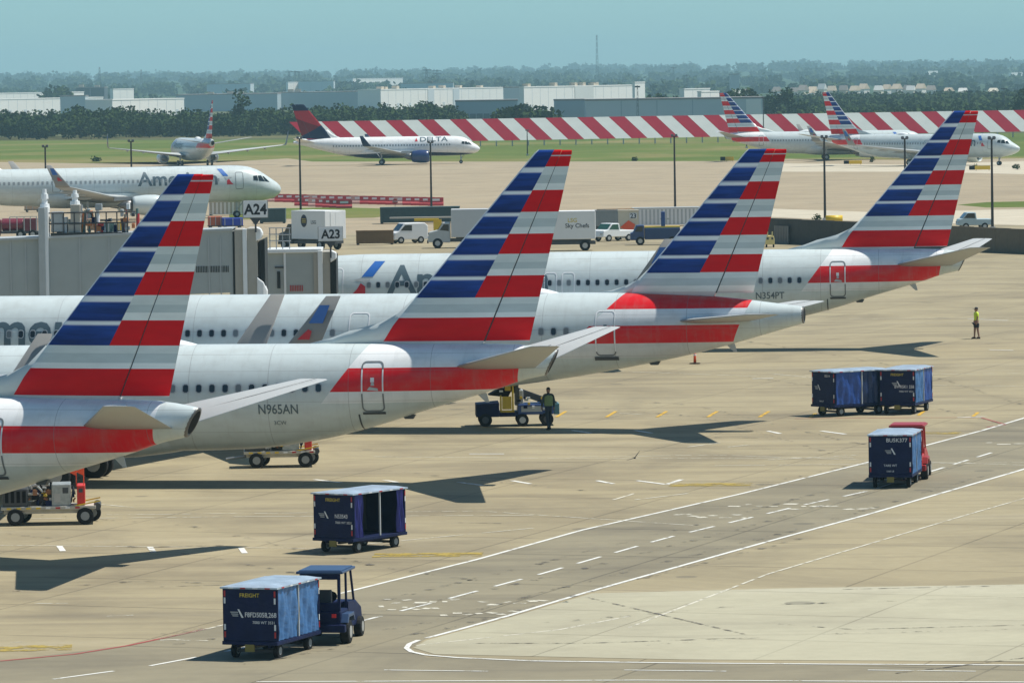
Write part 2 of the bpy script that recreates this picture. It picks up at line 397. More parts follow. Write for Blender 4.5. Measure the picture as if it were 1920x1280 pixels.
def fin_material(name, sp, livery):
    m, t, p = nodes(name); x, y, z = nxyz(t, ncoord(t)); f = sp['fin']
    p.inputs['Roughness'].default_value = .40; p.inputs['Specular IOR Level'].default_value = .13
    zn = nmath(t, 'DIVIDE', z, 16.); e = .00025
    le = nmath(t, 'MULTIPLY_ADD', nmath(t, 'SUBTRACT', z, f['z1']), f['kle'], f['le1'])
    kte = (f['te1'] - f['te0']) / (f['z1'] - f['zte0'])
    te = nmath(t, 'MULTIPLY_ADD', nmath(t, 'SUBTRACT', z, f['z1']), kte, f['te1'])
    if livery == 'aa':
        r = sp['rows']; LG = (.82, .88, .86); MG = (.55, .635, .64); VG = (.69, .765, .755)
        R = []; Lr = []
        kinds = ['R', 'G', 'R', 'G', 'R', 'G', 'R', 'F'] + (['R'] if sp['finred'] else [])
        for i, k in enumerate(kinds):
            zt, zb = r[i], r[i + 1]; h = zt - zb
            if k == 'R': R.append((zb / 16, RED))
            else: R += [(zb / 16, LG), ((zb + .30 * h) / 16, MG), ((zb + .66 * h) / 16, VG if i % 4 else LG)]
        R.append((0, (.66, .68, .69)))
        R.append((r[0] / 16 - .0001, RED))
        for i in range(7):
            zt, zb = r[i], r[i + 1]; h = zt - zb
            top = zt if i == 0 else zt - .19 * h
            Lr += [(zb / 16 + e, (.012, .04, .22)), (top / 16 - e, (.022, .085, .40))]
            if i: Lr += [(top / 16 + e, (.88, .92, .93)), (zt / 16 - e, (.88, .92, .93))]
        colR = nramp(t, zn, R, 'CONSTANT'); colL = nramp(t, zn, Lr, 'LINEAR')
        sk = nramp_val(t, nnoise(t, ncoord(t, 'Object', (.22, .3, 2.4)), 1.7, 4, .6, .3), .38, .66)
        isb = nmath(t, 'LESS_THAN', nxyz(t, colL)[0], .1)
        colL = nmix(t, nmath(t, 'MULTIPLY', nmath(t, 'MULTIPLY', sk, isb), .62), colL, (.006, .016, .06, 1))
        split = nmath(t, 'MULTIPLY_ADD', nmath(t, 'SUBTRACT', te, le), .49, le)
        isL = nmath(t, 'MULTIPLY', nmath(t, 'LESS_THAN', x, split), nmath(t, 'GREATER_THAN', z, r[7]))
        col = nmix(t, isL, colR, colL)
        # thin pale line near the tip of the trailing half
        ln = nmath(t, 'MULTIPLY', nmath(t, 'LESS_THAN', nmath(t, 'ABSOLUTE', nmath(t, 'SUBTRACT', z, r[0] - .22)), .022), nmath(t, 'GREATER_THAN', x, split))
        col = nmix(t, ln, col, (.6, .6, .62, 1))
        dors = nmath(t, 'LESS_THAN', x, nmath(t, 'ADD', le, .02))
        col = nmix(t, nmath(t, 'MULTIPLY', dors, nmath(t, 'LESS_THAN', z, r[7])), col, (*SILVER, 1))
        ledge = nmath(t, 'MULTIPLY', nmath(t, 'LESS_THAN', x, nmath(t, 'ADD', le, .07)), nmath(t, 'GREATER_THAN', z, r[7]))
        col = nmix(t, ledge, col, (.55, .6, .66, 1))
    else:
        NV = (.007, .014, .055, 1)
        u = nmath(t, 'DIVIDE', nmath(t, 'SUBTRACT', x, le), nmath(t, 'SUBTRACT', te, le))
        a = nmath(t, 'LESS_THAN', z, 10.3); b = nmath(t, 'GREATER_THAN', z, nmath(t, 'MULTIPLY_ADD', u, -2.0, 7.6))
        col = nmix(t, nmath(t, 'MULTIPLY', a, b), NV, (.42, .012, .025, 1))
        d2 = nmath(t, 'LESS_THAN', z, nmath(t, 'MULTIPLY_ADD', u, 1.8, 7.1))
        col = nmix(t, nmath(t, 'MULTIPLY', nmath(t, 'MULTIPLY', a, b), d2), col, (.16, .006, .012, 1))
    g = nnoise(t, ncoord(t, 'Object', (.4, 1, 1.6)), 2.5, 5)
    k = nmath(t, 'MULTIPLY_ADD', g, .3, .85); cc = t.nodes.new('ShaderNodeCombineXYZ')
    for i in range(3): t.links.new(k, cc.inputs[i])
    t.links.new(nmix(t, 1., col, cc.outputs[0], 'MULTIPLY'), p.inputs['Base Color'])
    bp = t.nodes.new('ShaderNodeBump'); bp.inputs['Strength'].default_value = .12; bp.inputs['Distance'].default_value = .03
    t.links.new(nnoise(t, ncoord(t, 'Object', (.25, .25, 1.)), 1.3, 2), bp.inputs['Height']); t.links.new(bp.outputs[0], p.inputs['Normal'])
    return m
_am = {}
def amat(kind, spn, sp, livery):
    k = (kind, spn, livery)
    if k not in _am: _am[k] = (hull_material if kind == 'hull' else fin_material)('%s_%s_livery' % ({'aa': 'silver', 'delta': 'navy'}[livery], kind), sp, livery)
    return _am[k]
_winmesh = {}
def window_mesh():
    if 'w' not in _winmesh:
        mb = MB(); a, b = .135, .19
        def oct(s, d):
            w_, h_ = a * s, b * s; c = .07 * s
            return [(x, d, z) for x, z in ((w_ - c, -h_), (w_, -h_ + c), (w_, h_ - c), (w_ - c, h_), (-w_ + c, h_), (-w_, h_ - c), (-w_, -h_ + c), (-w_ + c, -h_))]
        A, B = oct(1.0, 0), oct(.78, -.004)
        for i in range(8):
            j = (i + 1) % 8; mb.quad(A[i], A[j], B[j], B[i], mi=0)
        mb.quad(*B, mi=1)
        _winmesh['w'] = mb.mesh('window', [mat('window_frame_grey', (.40, .43, .45), .5, var=0), M_glass])
        mb2 = MB()
        for i in range(8):
            j = (i + 1) % 8; mb2.quad(A[i], A[j], B[j], B[i], mi=0)
        mb2.quad(*B, mi=1)
        _winmesh['s'] = mb2.mesh('window', [mat('window_frame_grey', (.40, .43, .45), .5, var=0), mat('window_shade_grey', (.16, .18, .19), .4, var=0)])
    return _winmesh
def aircraft(label, spn, sp, loc, rz, side=-1, livery='aa', detail=2, reg=None, group=None, seed=1, gear=True, engines=True):
    rnd = random.Random(seed)
    T = thing('passenger_jet', label, 'airplane', loc, rz, group)
    SH = sp.get('shear', 0.); hull = Hull(sp['st'], SH); MH = amat('hull', spn, sp, livery); MF = amat('fin', spn, sp, livery)
    hull.build(56 if detail == 2 else 32).build('fuselage', MH, T, smooth=True)
    f = sp['fin']; kte = (f['te1'] - f['te0']) / (f['z1'] - f['zte0'])
    def sec(z, a, b, t=.085, cut=None):
        le = f['le1'] + (z - f['z1']) * f['kle']; te = f['te1'] + (z - f['z1']) * kte; c = te - le
        pts = []
        n = 12
        xs = [a + (b - a) * .5 * (1 - math.cos(math.pi * i / n)) for i in range(n + 1)]
        yt = lambda q: 5 * t * (.2969 * math.sqrt(q) - .126 * q - .3516 * q**2 + .2843 * q**3 - .1036 * q**4) * c
        up = [(le + q * c, yt(q), z) for q in xs]; lo = [(le + q * c, -yt(q), z) for q in xs]
        if a <= 0: lo = lo[1:]
        if b >= 1: lo = lo[:-1]
        return up + lo[::-1]
    zs = [f['z0'] + (f['z1'] - .12 - f['z0']) * i / 8 for i in range(9)]
    MB().loft([sec(z, 0, .70) for z in zs] + [sec(f['z1'], .03, .70, .05)]).build('tail_fin', MF, T, smooth=True)
    zr = [max(f['zte0'] + .05, f['z0']) + (f['z1'] - .12 - max(f['zte0'] + .05, f['z0'])) * i / 8 for i in range(9)]
    MB().loft([sec(z, .712, 1.0) for z in zr] + [sec(f['z1'] - .02, .712, .98, .05)]).build('rudder', MF, T, smooth=True)
    MB().loft([sec(z, .69, .72, .05) for z in zr[:-1] + [f['z1'] - .3]]).build('rudder_gap_filler', M_dgrey, T)  # dark filler added in the hinge gap to stop sunlight leaking through
    # dorsal fin: wedge along the crown
    rings = []
    dl = [(d[0], d[1]) for d in sp['dorsal']]
    for x, z in dl:
        zc = hull.at(x)[0] + hull.at(x)[1] - .06; hgt = max(.02, z - zc); wdt = .07 + .11 * min(1, hgt / 1.6)
        rings.append([(x, -wdt, zc), (x, -wdt * .55, zc + hgt * .6), (x, -.03, z), (x, .03, z), (x, wdt * .55, zc + hgt * .6), (x, wdt, zc)])
    xe, ze = dl[-1]
    rings.append([(xe + .5, -.05, 5.0), (xe + .5, -.05, ze - .6), (xe + .5, -.02, ze - .1), (xe + .5, .02, ze - .1), (xe + .5, .05, ze - .6), (xe + .5, .05, 5.0)])
    MB().loft(rings).build('dorsal_fin', MH if livery != 'aa' else M_silver, T, smooth=True)
    s = sp['stab']
    for sd in (-1, 1):
        (xr, cr, yr, zr_), (xt, ct, yt, zt_) = s['root'], s['tip']
        nrm = Vector((0, -(zt_ - zr_) / (yt - yr) * sd, 1))
        st = foil_part([((xr - .1, sd * (yr - .6), zr_ - .08), cr, nrm, .075), ((xt, sd * yt, zt_), ct, nrm, .07), ((xt + .3, sd * (yt + .12), zt_ + .02), ct - .42, nrm, .03)], 'horizontal_stabilizer', M_wing if livery == 'aa' else M_wwhite, T)
        if detail == 2:   # elevator hinge line
            mb = MB()
            a = Vector((xr + cr * .70, sd * (yr + .5), zr_ + .16)); b = Vector((xt + ct * .70, sd * (yt - .1), zt_ + .06))
            mb.cyl(a, b, .012, .008, 5); mb.build('elevator_hinge', M_dgrey, st)
    # tail cone exhaust
    L = sp['L']; zc, hh, hw = hull.at(L - .02)
    mb = MB(); n = 20
    ring = lambda k, x: [(x + SH * hh * k * math.cos(2 * math.pi * i / n), hw * k * math.sin(2 * math.pi * i / n), zc + hh * k * math.cos(2 * math.pi * i / n)) for i in range(n)]
    mb.loft([ring(1.015, L - .10 if SH else L - .5), ring(1.02, L + .015), ring(.8, L + .03), ring(.7, L - .3)], cap0=False)
    mb.build('exhaust_cone', mat('exhaust_titanium', (.16, .155, .15), .4, .5), T, smooth=True)
    MB().loft([ring(.79, L + .032), ring(.76, L + .036)]).build('exhaust_opening', M_black, T)
    # wings
    for sd in (-1, 1):
        ws = sp['wing']; secs = []
        for (y, xl, c, z, t) in ws: secs.append(((xl, sd * y, z), c, (0, -.1 * sd, 1), t))
        wg = foil_part(secs, 'wing', M_wing, T)
        l = sp['let']; y, xl, c, z, t = ws[-1]
        pts = [(0, 0, c, (0, -.12 * sd, 1)), (.35 * l['out'], .10, c * .97, (0, -.6 * sd, .8)), (.62 * l['out'], .45, c * .85, (0, -1 * sd, .35)), (l['out'], l['h'], l['c1'], (0, -1 * sd, .18))]
        ss = []
        for (dy, dz, cc, nn) in pts:
            ss.append(((xl + l['sweep'] * (dz / l['h']) + (c - cc) * .2, sd * (y + dy), z + dz), cc, nn, .09))
        lt = foil_part(ss, 'winglet', mat('winglet_shade_grey', (.27, .27, .26), .5, spec=.25, var=.05) if livery == 'aa' else M_navy, wg)  # darker than the silver paint: shade of the inner face put into the colour
        if livery == 'aa' and detail >= 1:
            f0 = lambda u, v: Vector((xl + l['sweep'] * v + (c + (l['c1'] - c) * v) * u + .25 * (1 - v), sd * (y + l['out'] * (.66 + .34 * v) + .075), z + l['h'] * v))
            e1 = MB().quad(f0(.2, .55), f0(.75, .55), f0(.8, .85), f0(.25, .85)); e1.build('winglet_mark', mat('emblem_blue', (.02, .13, .45), .4, var=0), wg)
            e2 = MB().quad(f0(.12, .28), f0(.5, .28), f0(.45, .42), f0(.3, .45)); e2.build('winglet_mark', mat('emblem_red', (.55, .015, .03), .4, var=0), wg)
        for fy in (.32, .55, .76):   # flap track fairings
            i = 1 if fy > .32 else 0
            yy = ws[0][0] + (ws[-1][0] - ws[0][0]) * fy
            te = np.interp(yy, [q[0] for q in ws], [q[1] + q[2] for q in ws]); zz = np.interp(yy, [q[0] for q in ws], [q[3] for q in ws])
            rr = [(te - 2.0 + k * .5, r) for k, r in enumerate((.02, .16, .2, .17, .1, .02))]
            MB().loft([[(x, sd * yy + r * .7 * math.sin(2 * math.pi * q / 8), zz - .22 + r * math.cos(2 * math.pi * q / 8)) for q in range(8)] for x, r in rr]).build('flap_track_fairing', M_wing, wg, smooth=True)
        if engines:
            ey, ex, ez, er, el = sp['eng']; n = 28
            prof = [(0, er * .90), (-.03, er * .94), (.05, er * 1.0), (.5, er * 1.07), (1.6, er * 1.08), (2.8, er * .95), (3.1, er * .86)]
            R_ = lambda x, r: [(ex + x, sd * ey + r * math.sin(2 * math.pi * q / n), ez + r * math.cos(2 * math.pi * q / n)) for q in range(n)]
            en = MB().loft([R_(.6, er * .80)] + [R_(0.1, er * .86)] + [R_(x, r) for x, r in prof], cap0=False, cap1=True).build('engine', M_silver if livery == 'aa' else mat('nacelle_blue', (.012, .03, .13), .3), T, smooth=True)
            MB().loft([R_(.58, er * .80), R_(.62, er * .78)]).build('fan', M_black, en)
            MB().loft([R_(3.0, er * .62), R_(3.9, er * .5), R_(4.3, er * .3), R_(4.8, er * .06)]).build('exhaust_nozzle', mat('exhaust_titanium', (.16, .155, .15), .4, .5), en, smooth=True)
            MB().prism([(ex + .8, ez + er * .9), (ex + 5.0, ez + er * .95), (ex + 5.2, ez + er * .5), (ex + 3.0, ez + er * .6)], 'y', sd * ey - .15, sd * ey + .15).build('pylon', M_wing, en)
    w0 = sp['wing'][0]; zb_ = hull.at(15.)[0] - hull.at(15.)[1]
    fr = [(w0[1] - 2.2, .05), (w0[1] - 1.2, .55), (w0[1] + .5, .95), (w0[1] + 4, 1.0), (w0[1] + 7.5, 1.0), (w0[1] + 9.3, .8), (w0[1] + 10.6, .4), (w0[1] + 11.4, .05)]
    MB().loft([[(x, (hull.at(15.)[2] + .12) * (.55 + .45 * k) * math.sin(q), zb_ + 1.05 - (1.0 + .38 * k) * math.cos(q)) for q in [math.pi * (-.55 + 1.1 * i / 20) for i in range(21)]] for x, k in fr], closed=False, cap0=False, cap1=False).build('wing_fairing', MH, T, smooth=True)
    if gear:
        g = sp['gear']; nx, nr, ny = g['nose']; mx, mr, my = g['main']
        for (x, y, r, dy, ztop) in ((nx, 0, nr, ny, 1.9), (mx, my, mr, .42, 2.2), (mx, -my, mr, .42, 2.2)):
            lg = MB().cyl((x, y, r), (x, y, ztop), .11, .14, 10).cyl((x, y, r + .5), (x + .9 * (1 if y else -1), y * .9, ztop), .06, .06, 6).build('landing_gear', M_lgrey, T)
            for q in (-1, 1):
                wl = MB().cyl((x, y + q * dy - .14, r), (x, y + q * dy + .14, r), r, r, 20).build('tyre', M_dark, lg, bevel=.05)
                MB().cyl((x, y + q * dy - .15, r), (x, y + q * dy + .15, r), r * .5, r * .5, 14).build('wheel_hub', M_rim, lg)
    # windows
    x0, x1, dx, zw = sp['win']
    if detail == 2:
        wm = window_mesh(); x = x1
        while x > x0:
            if not any(a < x < b for a, b in sp['skip']):
                o = put('window', wm['s'] if rnd.random() < .3 else wm['w'], T)
                zc, hh, hw = hull.at(x); y = hull.y(x, zw); tl = math.atan2((zw - zc) / hh ** 2, y / hw ** 2)
                o.location = hull.pt(x, zw, side, .02); o.rotation_euler = (-tl if side < 0 else tl, 0, 0 if side < 0 else math.pi)
            x -= dx
    else:
        mb = MB(); x = x1
        while x > x0:
            P = [hull.pt(x + a, zw + b, side, .02) for a, b in ((-.12, -.17), (.12, -.17), (.12, .17), (-.12, .17))]
            mb.quad(*P); x -= dx
        tag(mb.build('window_row', mat('cabin_window_dark', (.27, .30, .31), .4, var=0), T), kind='stuff')
    # cockpit glass
    k = sp['crown'] / 5.3
    for poly in ([(2.05, 3.62 * k), (2.75, 3.70 * k), (2.85, 4.22 * k), (2.45, 4.22 * k)], [(2.85, 3.72 * k), (3.4, 3.78 * k), (3.4, 4.2 * k), (2.95, 4.24 * k)], [(1.5, 3.55 * k), (1.98, 3.62 * k), (2.3, 4.16 * k), (2.1, 4.1 * k)]):
        wrap_poly(hull, [poly], side, T, 'cockpit_window', M_glass, .03)
    dm = [mat('door_outline_grey', (.16, .18, .19), .5, var=0), mat('door_outline_white', (.78, .79, .79), .5, var=0)]
    if livery == 'aa':
        for d in sp['doors']:
            ring_outline(hull, *d, side, T, 'door_outline', [dm[1], dm[1]] if detail == 2 else [dm[0], dm[0]])
        if sp['door'] and detail >= 1:
            d = sp['door']; zr0 = sp['reds'][0] if sp['finred'] else (3.4, 6)
            ring_outline(hull, *d, side, T, 'door_outline', dm, zred=zr0)
            if detail == 2:
                wrap_poly(hull, [[((d[0] + d[1]) / 2 - .07, d[3] - .75), ((d[0] + d[1]) / 2 + .07, d[3] - .75), ((d[0] + d[1]) / 2 + .07, d[3] - .58), ((d[0] + d[1]) / 2 - .07, d[3] - .58)]], side, T, 'door_window', M_glass if not sp['finred'] else dm[1])
                if sp['finred']:
                    cx = (d[0] + d[1]) / 2
                    wrap_poly(hull, [[(cx - .2, 3.62), (cx + .22, 3.58), (cx + .2, 3.68), (cx - .1, 3.74)], [(cx - .06, 3.78), (cx + .08, 3.78), (cx + .05, 3.92), (cx - .04, 3.92)]], side, T, 'door_handle', M_lgrey)
                    wrap_poly(hull, [[(d[0] - .02, d[2] - .12), (d[1] + .02, d[2] - .12), (d[1] + .02, d[2] - .03), (d[0] - .02, d[2] - .03)]], side, T, 'door_sill', M_dgrey, .03)
                    wrap_poly(hull, [[(d[0] - .2, d[2] - .75), (d[0] - .14, d[2] - .75), (d[0] - .14, d[2] - .12), (d[0] - .2, d[2] - .12)]], side, T, 'drain_mark', M_dgrey)
                else:
                    wrap_poly(hull, [[(d[0] - .1, d[2] - .2), (d[1] + .1, d[2] - .2), (d[1] + .1, d[2] - .05), (d[0] - .1, d[2] - .05)]], side, T, 'door_sill', M_dgrey, .04)
        tx, tz, th, tl = sp['title']
        wrap_text(hull, 'American', tx if side < 0 else tx + tl, tz, th, side, T, M_title, bold=.02, name='title_lettering', length=tl)
        if reg:
            rx, rz_, rh = sp['reg']
            wrap_text(hull, reg, rx if side < 0 else rx + 1.5, rz_, rh, side, T, M_title, bold=.012, name='registration_lettering', length=1.5)
            if sp['finred'] and detail == 2 and reg == 'N965AN': wrap_text(hull, '3CW', rx + .55, rz_ - .42, .15, side, T, M_title, name='fleet_code_lettering')
        ex, ez = sp['eagle']
        E = lambda pts: [[(ex + q[0], ez + q[1]) for q in pts]]
        wrap_poly(hull, E([(.55, .95), (1.15, .95), (1.75, 1.75), (1.2, 1.75)]), side, T, 'emblem', mat('emblem_blue', (.02, .13, .45), .4, var=0))
        wrap_poly(hull, E([(0, 0), (.75, 0), (.75, .45), (.5, .62), (.3, .3)]), side, T, 'emblem', mat('emblem_red', (.55, .015, .03), .4, var=0))
        wrap_poly(hull, E([(.1, .78), (.5, .88), (1.05, .88), (.8, .5), (.55, .7)]), side, T, 'emblem', M_lgrey)
    if sp['radome']:
        rx = sp['radome']; zc, hh, hw = hull.at(rx); zt = zc + hh
        rg = [(rx - 1.2, .02), (rx - .8, .18), (rx - .3, .30), (rx + .3, .30), (rx + 1.0, .16), (rx + 1.6, .02)]
        MB().loft([[(x, .55 * (h / .3) ** .5 * math.cos(a), zt - .06 + h * 1.15 * math.sin(a)) for a in [math.pi * q / 10 for q in range(11)]] for x, h in rg], closed=False, cap0=False, cap1=False).build('antenna_radome', M_wwhite, T, smooth=True)
    if detail == 2:
        zc, hh, hw = hull.at(sp['L'] * .80)
        MB().prism([(-.25, 0), (.15, 0), (.25, -.35), (.12, -.35)], 'y', -.015, .015).build('blade_antenna', M_lgrey, T, loc=(sp['L'] * .93, 0, hull.at(sp['L'] * .93)[0] - hull.at(sp['L'] * .93)[1] + .02))
        xx = sp['L'] * .855
        MB().prism([(-.28, .03), (.28, .03), (.18, -.13), (-.12, -.13)], 'y', -.1, .1).build('drain_mast', M_dgrey, T, loc=(xx, 0, hull.at(xx)[0] - hull.at(xx)[1] + .02))
    return T, hull
def place(sp, px, py, D, a_nose_away, ref_x, flip=False):
    """loc/rz so that the local point (ref_x,0) stands at depth D under pixel column px"""
    p = W(px, py, D); rz = -a_nose_away + (math.pi if flip else 0)
    d = Vector((math.cos(rz), math.sin(rz), 0)) * ref_x
    return Vector((p.x - d.x, p.y - d.y, zg(p.y))), rz
# ================================================================== ground
def sheet(name, pts, z, m, kind='structure'):
    bm = bmesh.new(); bm.faces.new([bm.verts.new((p[0], p[1], 0)) for p in pts])
    bmesh.ops.triangulate(bm, faces=bm.faces)
    for k in ZK[1:-1]: bmesh.ops.bisect_plane(bm, geom=bm.verts[:] + bm.edges[:] + bm.faces[:], plane_co=(0, k[0], 0), plane_no=(0, 1, 0))
    for v in bm.verts: v.co.z = zg(v.co.y) + z
    bmesh.ops.recalc_face_normals(bm, faces=bm.faces)
    if bm.faces[:][0].normal.z < 0: bmesh.ops.reverse_faces(bm, faces=bm.faces)
    me = bpy.data.meshes.new(name); bm.to_mesh(me); bm.free(); me.materials.append(m)
    o = put(name, me); tag(o, kind=kind); return o
def pxs(pts): return [G(*p) for p in pts]
def concrete(name, c1, c2, c3, stain, joint=True, js=(7.6, 7.6), jrot=20):
    m, t, p = nodes(name); c = ncoord(t, 'Object')
    p.inputs['Roughness'].default_value = .85; p.inputs['Specular IOR Level'].default_value = .25
    big = nnoise(t, c, .022, 4, .55, .4); mid = nnoise(t, c, .12, 6, .6, .6); fine = nnoise(t, c, 1.7, 6, .7)
    col = nramp(t, big, [(.25, c2), (.42, c1), (.58, c1), (.8, c3)])
    col = nmix(t, nmath(t, 'MULTIPLY', nramp_val(t, mid, .44, .72), .75), col, (*stain, 1))
    strk = nnoise(t, ncoord(t, 'Object', (.04, .45, 1)), 1.0, 5, .6, .5)
    col = nmix(t, nmath(t, 'MULTIPLY', nramp_val(t, strk, .50, .74), .55), col, (stain[0] * .8, stain[1] * .8, stain[2] * .85, 1))
    strk2 = nnoise(t, ncoord(t, 'Object', (.03, .22, 1)), 1.4, 5, .6, .3)
    col = nmix(t, nmath(t, 'MULTIPLY', nramp_val(t, strk2, .56, .8), .55), col, (c3[0] * 1.08, c3[1] * 1.08, c3[2] * 1.1, 1))
    k = nmath(t, 'MULTIPLY_ADD', fine, .28, .86); cc = t.nodes.new('ShaderNodeCombineXYZ')
    for i in range(3): t.links.new(k, cc.inputs[i])
    col = nmix(t, 1., col, cc.outputs[0], 'MULTIPLY')
    # oil spots
    vor = t.nodes.new('ShaderNodeTexVoronoi'); vor.inputs['Scale'].default_value = .16; t.links.new(c, vor.inputs['Vector'])
    spot = nmath(t, 'LESS_THAN', nmath(t, 'ADD', vor.outputs['Distance'], nmath(t, 'MULTIPLY', mid, .12)), .13)
    col = nmix(t, nmath(t, 'MULTIPLY', spot, .45), col, (.09, .085, .075, 1))
    if joint:
        mp = t.nodes.new('ShaderNodeMapping'); mp.inputs['Rotation'].default_value = (0, 0, rad(jrot)); t.links.new(c, mp.inputs[0])
        x, y, z = nxyz(t, mp.outputs[0])
        jx = nmath(t, 'LESS_THAN', nmath(t, 'FRACT', nmath(t, 'DIVIDE', x, js[0])), .010)
        jy = nmath(t, 'LESS_THAN', nmath(t, 'FRACT', nmath(t, 'DIVIDE', y, js[1])), .018)
        j = nmath(t, 'MULTIPLY', nmath(t, 'MAXIMUM', jx, jy), nmath(t, 'MULTIPLY_ADD', nramp_val(t, mid, .35, .6), .45, .25))
        col = nmix(t, j, col, (stain[0] * .55, stain[1] * .55, stain[2] * .55, 1))
        # slab to slab tone
        wn = t.nodes.new('ShaderNodeTexWhiteNoise'); cb = t.nodes.new('ShaderNodeCombineXYZ')
        t.links.new(nmath(t, 'FLOOR', nmath(t, 'DIVIDE', x, js[0])), cb.inputs[0]); t.links.new(nmath(t, 'FLOOR', nmath(t, 'DIVIDE', y, js[1])), cb.inputs[1])
        t.links.new(cb.outputs[0], wn.inputs['Vector'])
        col = nmix(t, nmath(t, 'MULTIPLY', wn.outputs['Value'], .16), col, (c2[0] * .82, c2[1] * .8, c2[2] * .78, 1))
    t.links.new(col, p.inputs['Base Color'])
    return m
def grass_mat(name, g1, g2, dry):
    m, t, p = nodes(name); c = ncoord(t); p.inputs['Roughness'].default_value = .95; p.inputs['Specular IOR Level'].default_value = .1
    a = nnoise(t, c, .012, 5, .6, .6); b = nnoise(t, c, .35, 5, .7)
    col = nramp(t, a, [(.3, g1), (.5, g2), (.68, dry)])
    k = nmath(t, 'MULTIPLY_ADD', b, .7, .65); cc = t.nodes.new('ShaderNodeCombineXYZ')
    for i in range(3): t.links.new(k, cc.inputs[i])
    t.links.new(nmix(t, 1., col, cc.outputs[0], 'MULTIPLY'), p.inputs['Base Color']); return m
MT_apron = concrete('apron_concrete', (.35, .295, .182), (.28, .228, .138), (.41, .355, .24), (.175, .147, .10))
MT_pale = concrete('pale_concrete', (.43, .40, .285), (.37, .34, .235), (.47, .44, .33), (.31, .28, .20), js=(6.1, 6.1))
MT_road = concrete('road_surface', (.265, .232, .155), (.215, .187, .128), (.31, .27, .18), (.15, .132, .096), js=(9, 9))
MT_taxi = concrete('taxiway_concrete', (.38, .305, .20), (.32, .255, .168), (.43, .365, .25), (.27, .222, .152))
MT_grass = grass_mat('verge_grass', (.075, .115, .018), (.115, .15, .03), (.23, .19, .075))
MT_field = grass_mat('field_grass', (.07, .09, .03), (.09, .10, .04), (.17, .15, .07))
def paint(name, col, wear):
    """road paint worn through to transparent patches"""
    m, t, p = nodes(name); c = ncoord(t); p.inputs['Roughness'].default_value = .7
    n = nnoise(t, c, 1.6, 6, .75); a = nramp_val(t, n, wear - .06, wear + .06)
    p.inputs['Base Color'].default_value = (*col, 1); t.links.new(nmath(t, 'MULTIPLY', a, .95), p.inputs['Alpha']); return m
P_white = paint('white_road_paint', (.76, .75, .69), .40); P_faint = paint('faded_white_paint', (.66, .62, .50), .46)
P_yellow = paint('yellow_road_paint', (.62, .37, .03), .40); P_fyel = paint('faded_yellow_paint', (.40, .29, .05), .50)
P_red = paint('red_road_paint', (.36, .07, .06), .40); P_dark = paint('dark_line', (.12, .105, .085), .52)

gx, gy0, gy1 = 2600, -150, 3600
sheet('ground', [(-gx, gy0), (gx, gy0), (gx, gy1), (-gx, gy1)], -.03, MT_field)
# concrete apron reaching to the taxiway, then verge grass, as sheets a few millimetres apart
far = [(-500, 306), (0, 304), (150, 306), (330, 309), (470, 301), (540, 297), (585, 303), (960, 303), (1360, 302), (1480, 298), (1700, 300), (1920, 297), (2500, 290)]
fp = pxs(far)
sheet('taxiway', [(-260, 470), (260, 470)] + fp[::-1], -.012, MT_taxi)
sheet('apron', [(-160, -60), (160, -60), (260, 520), (-260, 520)], 0, MT_apron)
vg = [(-600, 268), (0, 264), (540, 262), (960, 262), (1500, 253), (1920, 250), (2600, 245)]
sheet('verge', pxs(vg) + fp[::-1], -.022, MT_grass)
sheet('grass_island', pxs([(430, 400), (505, 391), (640, 389), (715, 391), (775, 399), (700, 408), (430, 412)]), .006, MT_grass)
sheet('grass_island', pxs([(1795, 384), (1850, 379), (1990, 376), (1990, 388), (1850, 389)]), -.004, MT_grass)
sheet('gravel_strip', pxs([(1430, 306), (1700, 309), (1990, 300), (1990, 328), (1700, 322), (1430, 322)]), -.008, mat('pale_gravel', (.50, .44, .33), .95, var=.25, vscale=.3))
sheet('gravel_strip', pxs([(1380, 389), (1640, 398), (1990, 391), (1990, 424), (1640, 416), (1380, 404)]), .004, mat('pale_gravel', (.50, .44, .33), .95, var=.25, vscale=.3))
# service road and pale slab
up_line = [(400, 1176), (640, 1112), (897, 1048), (1090, 994), (1388, 926), (1626, 867), (1740, 834), (1842, 807), (2000, 760)]
lo_line = [(800, 1196), (860, 1180), (950, 1155), (1090, 1113), (1340, 1043), (1440, 1015), (1625, 965), (1905, 884), (2100, 826)]
sheet('service_road', pxs([(-60, 1246), (240, 1209)] + up_line + lo_line[::-1] + [(765, 1217), (800, 1232), (1280, 1241), (2000, 1246), (2000, 1320), (-60, 1320)]), .004, MT_road)
sheet('pale_pavement', pxs([(1110, 1112), (1500, 1102), (1990, 1094), (1990, 1240), (1280, 1236), (815, 1226), (775, 1214), (800, 1200), (950, 1159)]), .008, MT_pale)
def stripe(pts, wd, m, z=.013, seg=2.5):
    P = pxs(pts); mb = MB(); d = []
    for i in range(len(P) - 1):
        n = max(1, int((P[i + 1] - P[i]).length / seg))
        d += [P[i].lerp(P[i + 1], k / n) for k in range(n)]
    d.append(P[-1])
    L = []; Rr = []
    for i, q in enumerate(d):
        a = d[max(0, i - 1)]; b = d[min(len(d) - 1, i + 1)]; t = (b - a); t.z = 0; t.normalize(); nn = Vector((-t.y, t.x, 0)) * wd / 2
        L.append(q + nn); Rr.append(q - nn)
    for i in range(len(d) - 1):
        mb.quad(*[(p.x, p.y, zg(p.y) + z) for p in (L[i], L[i + 1], Rr[i + 1], Rr[i])])
    o = mb.build('painted_line', m); tag(o, kind='structure'); return o
def loop_px():
    pts = [(2000, 1247), (1560, 1245), (1280, 1243), (1000, 1239), (860, 1233), (800, 1228), (772, 1222), (762, 1215), (768, 1207), (785, 1200)]
    return pts
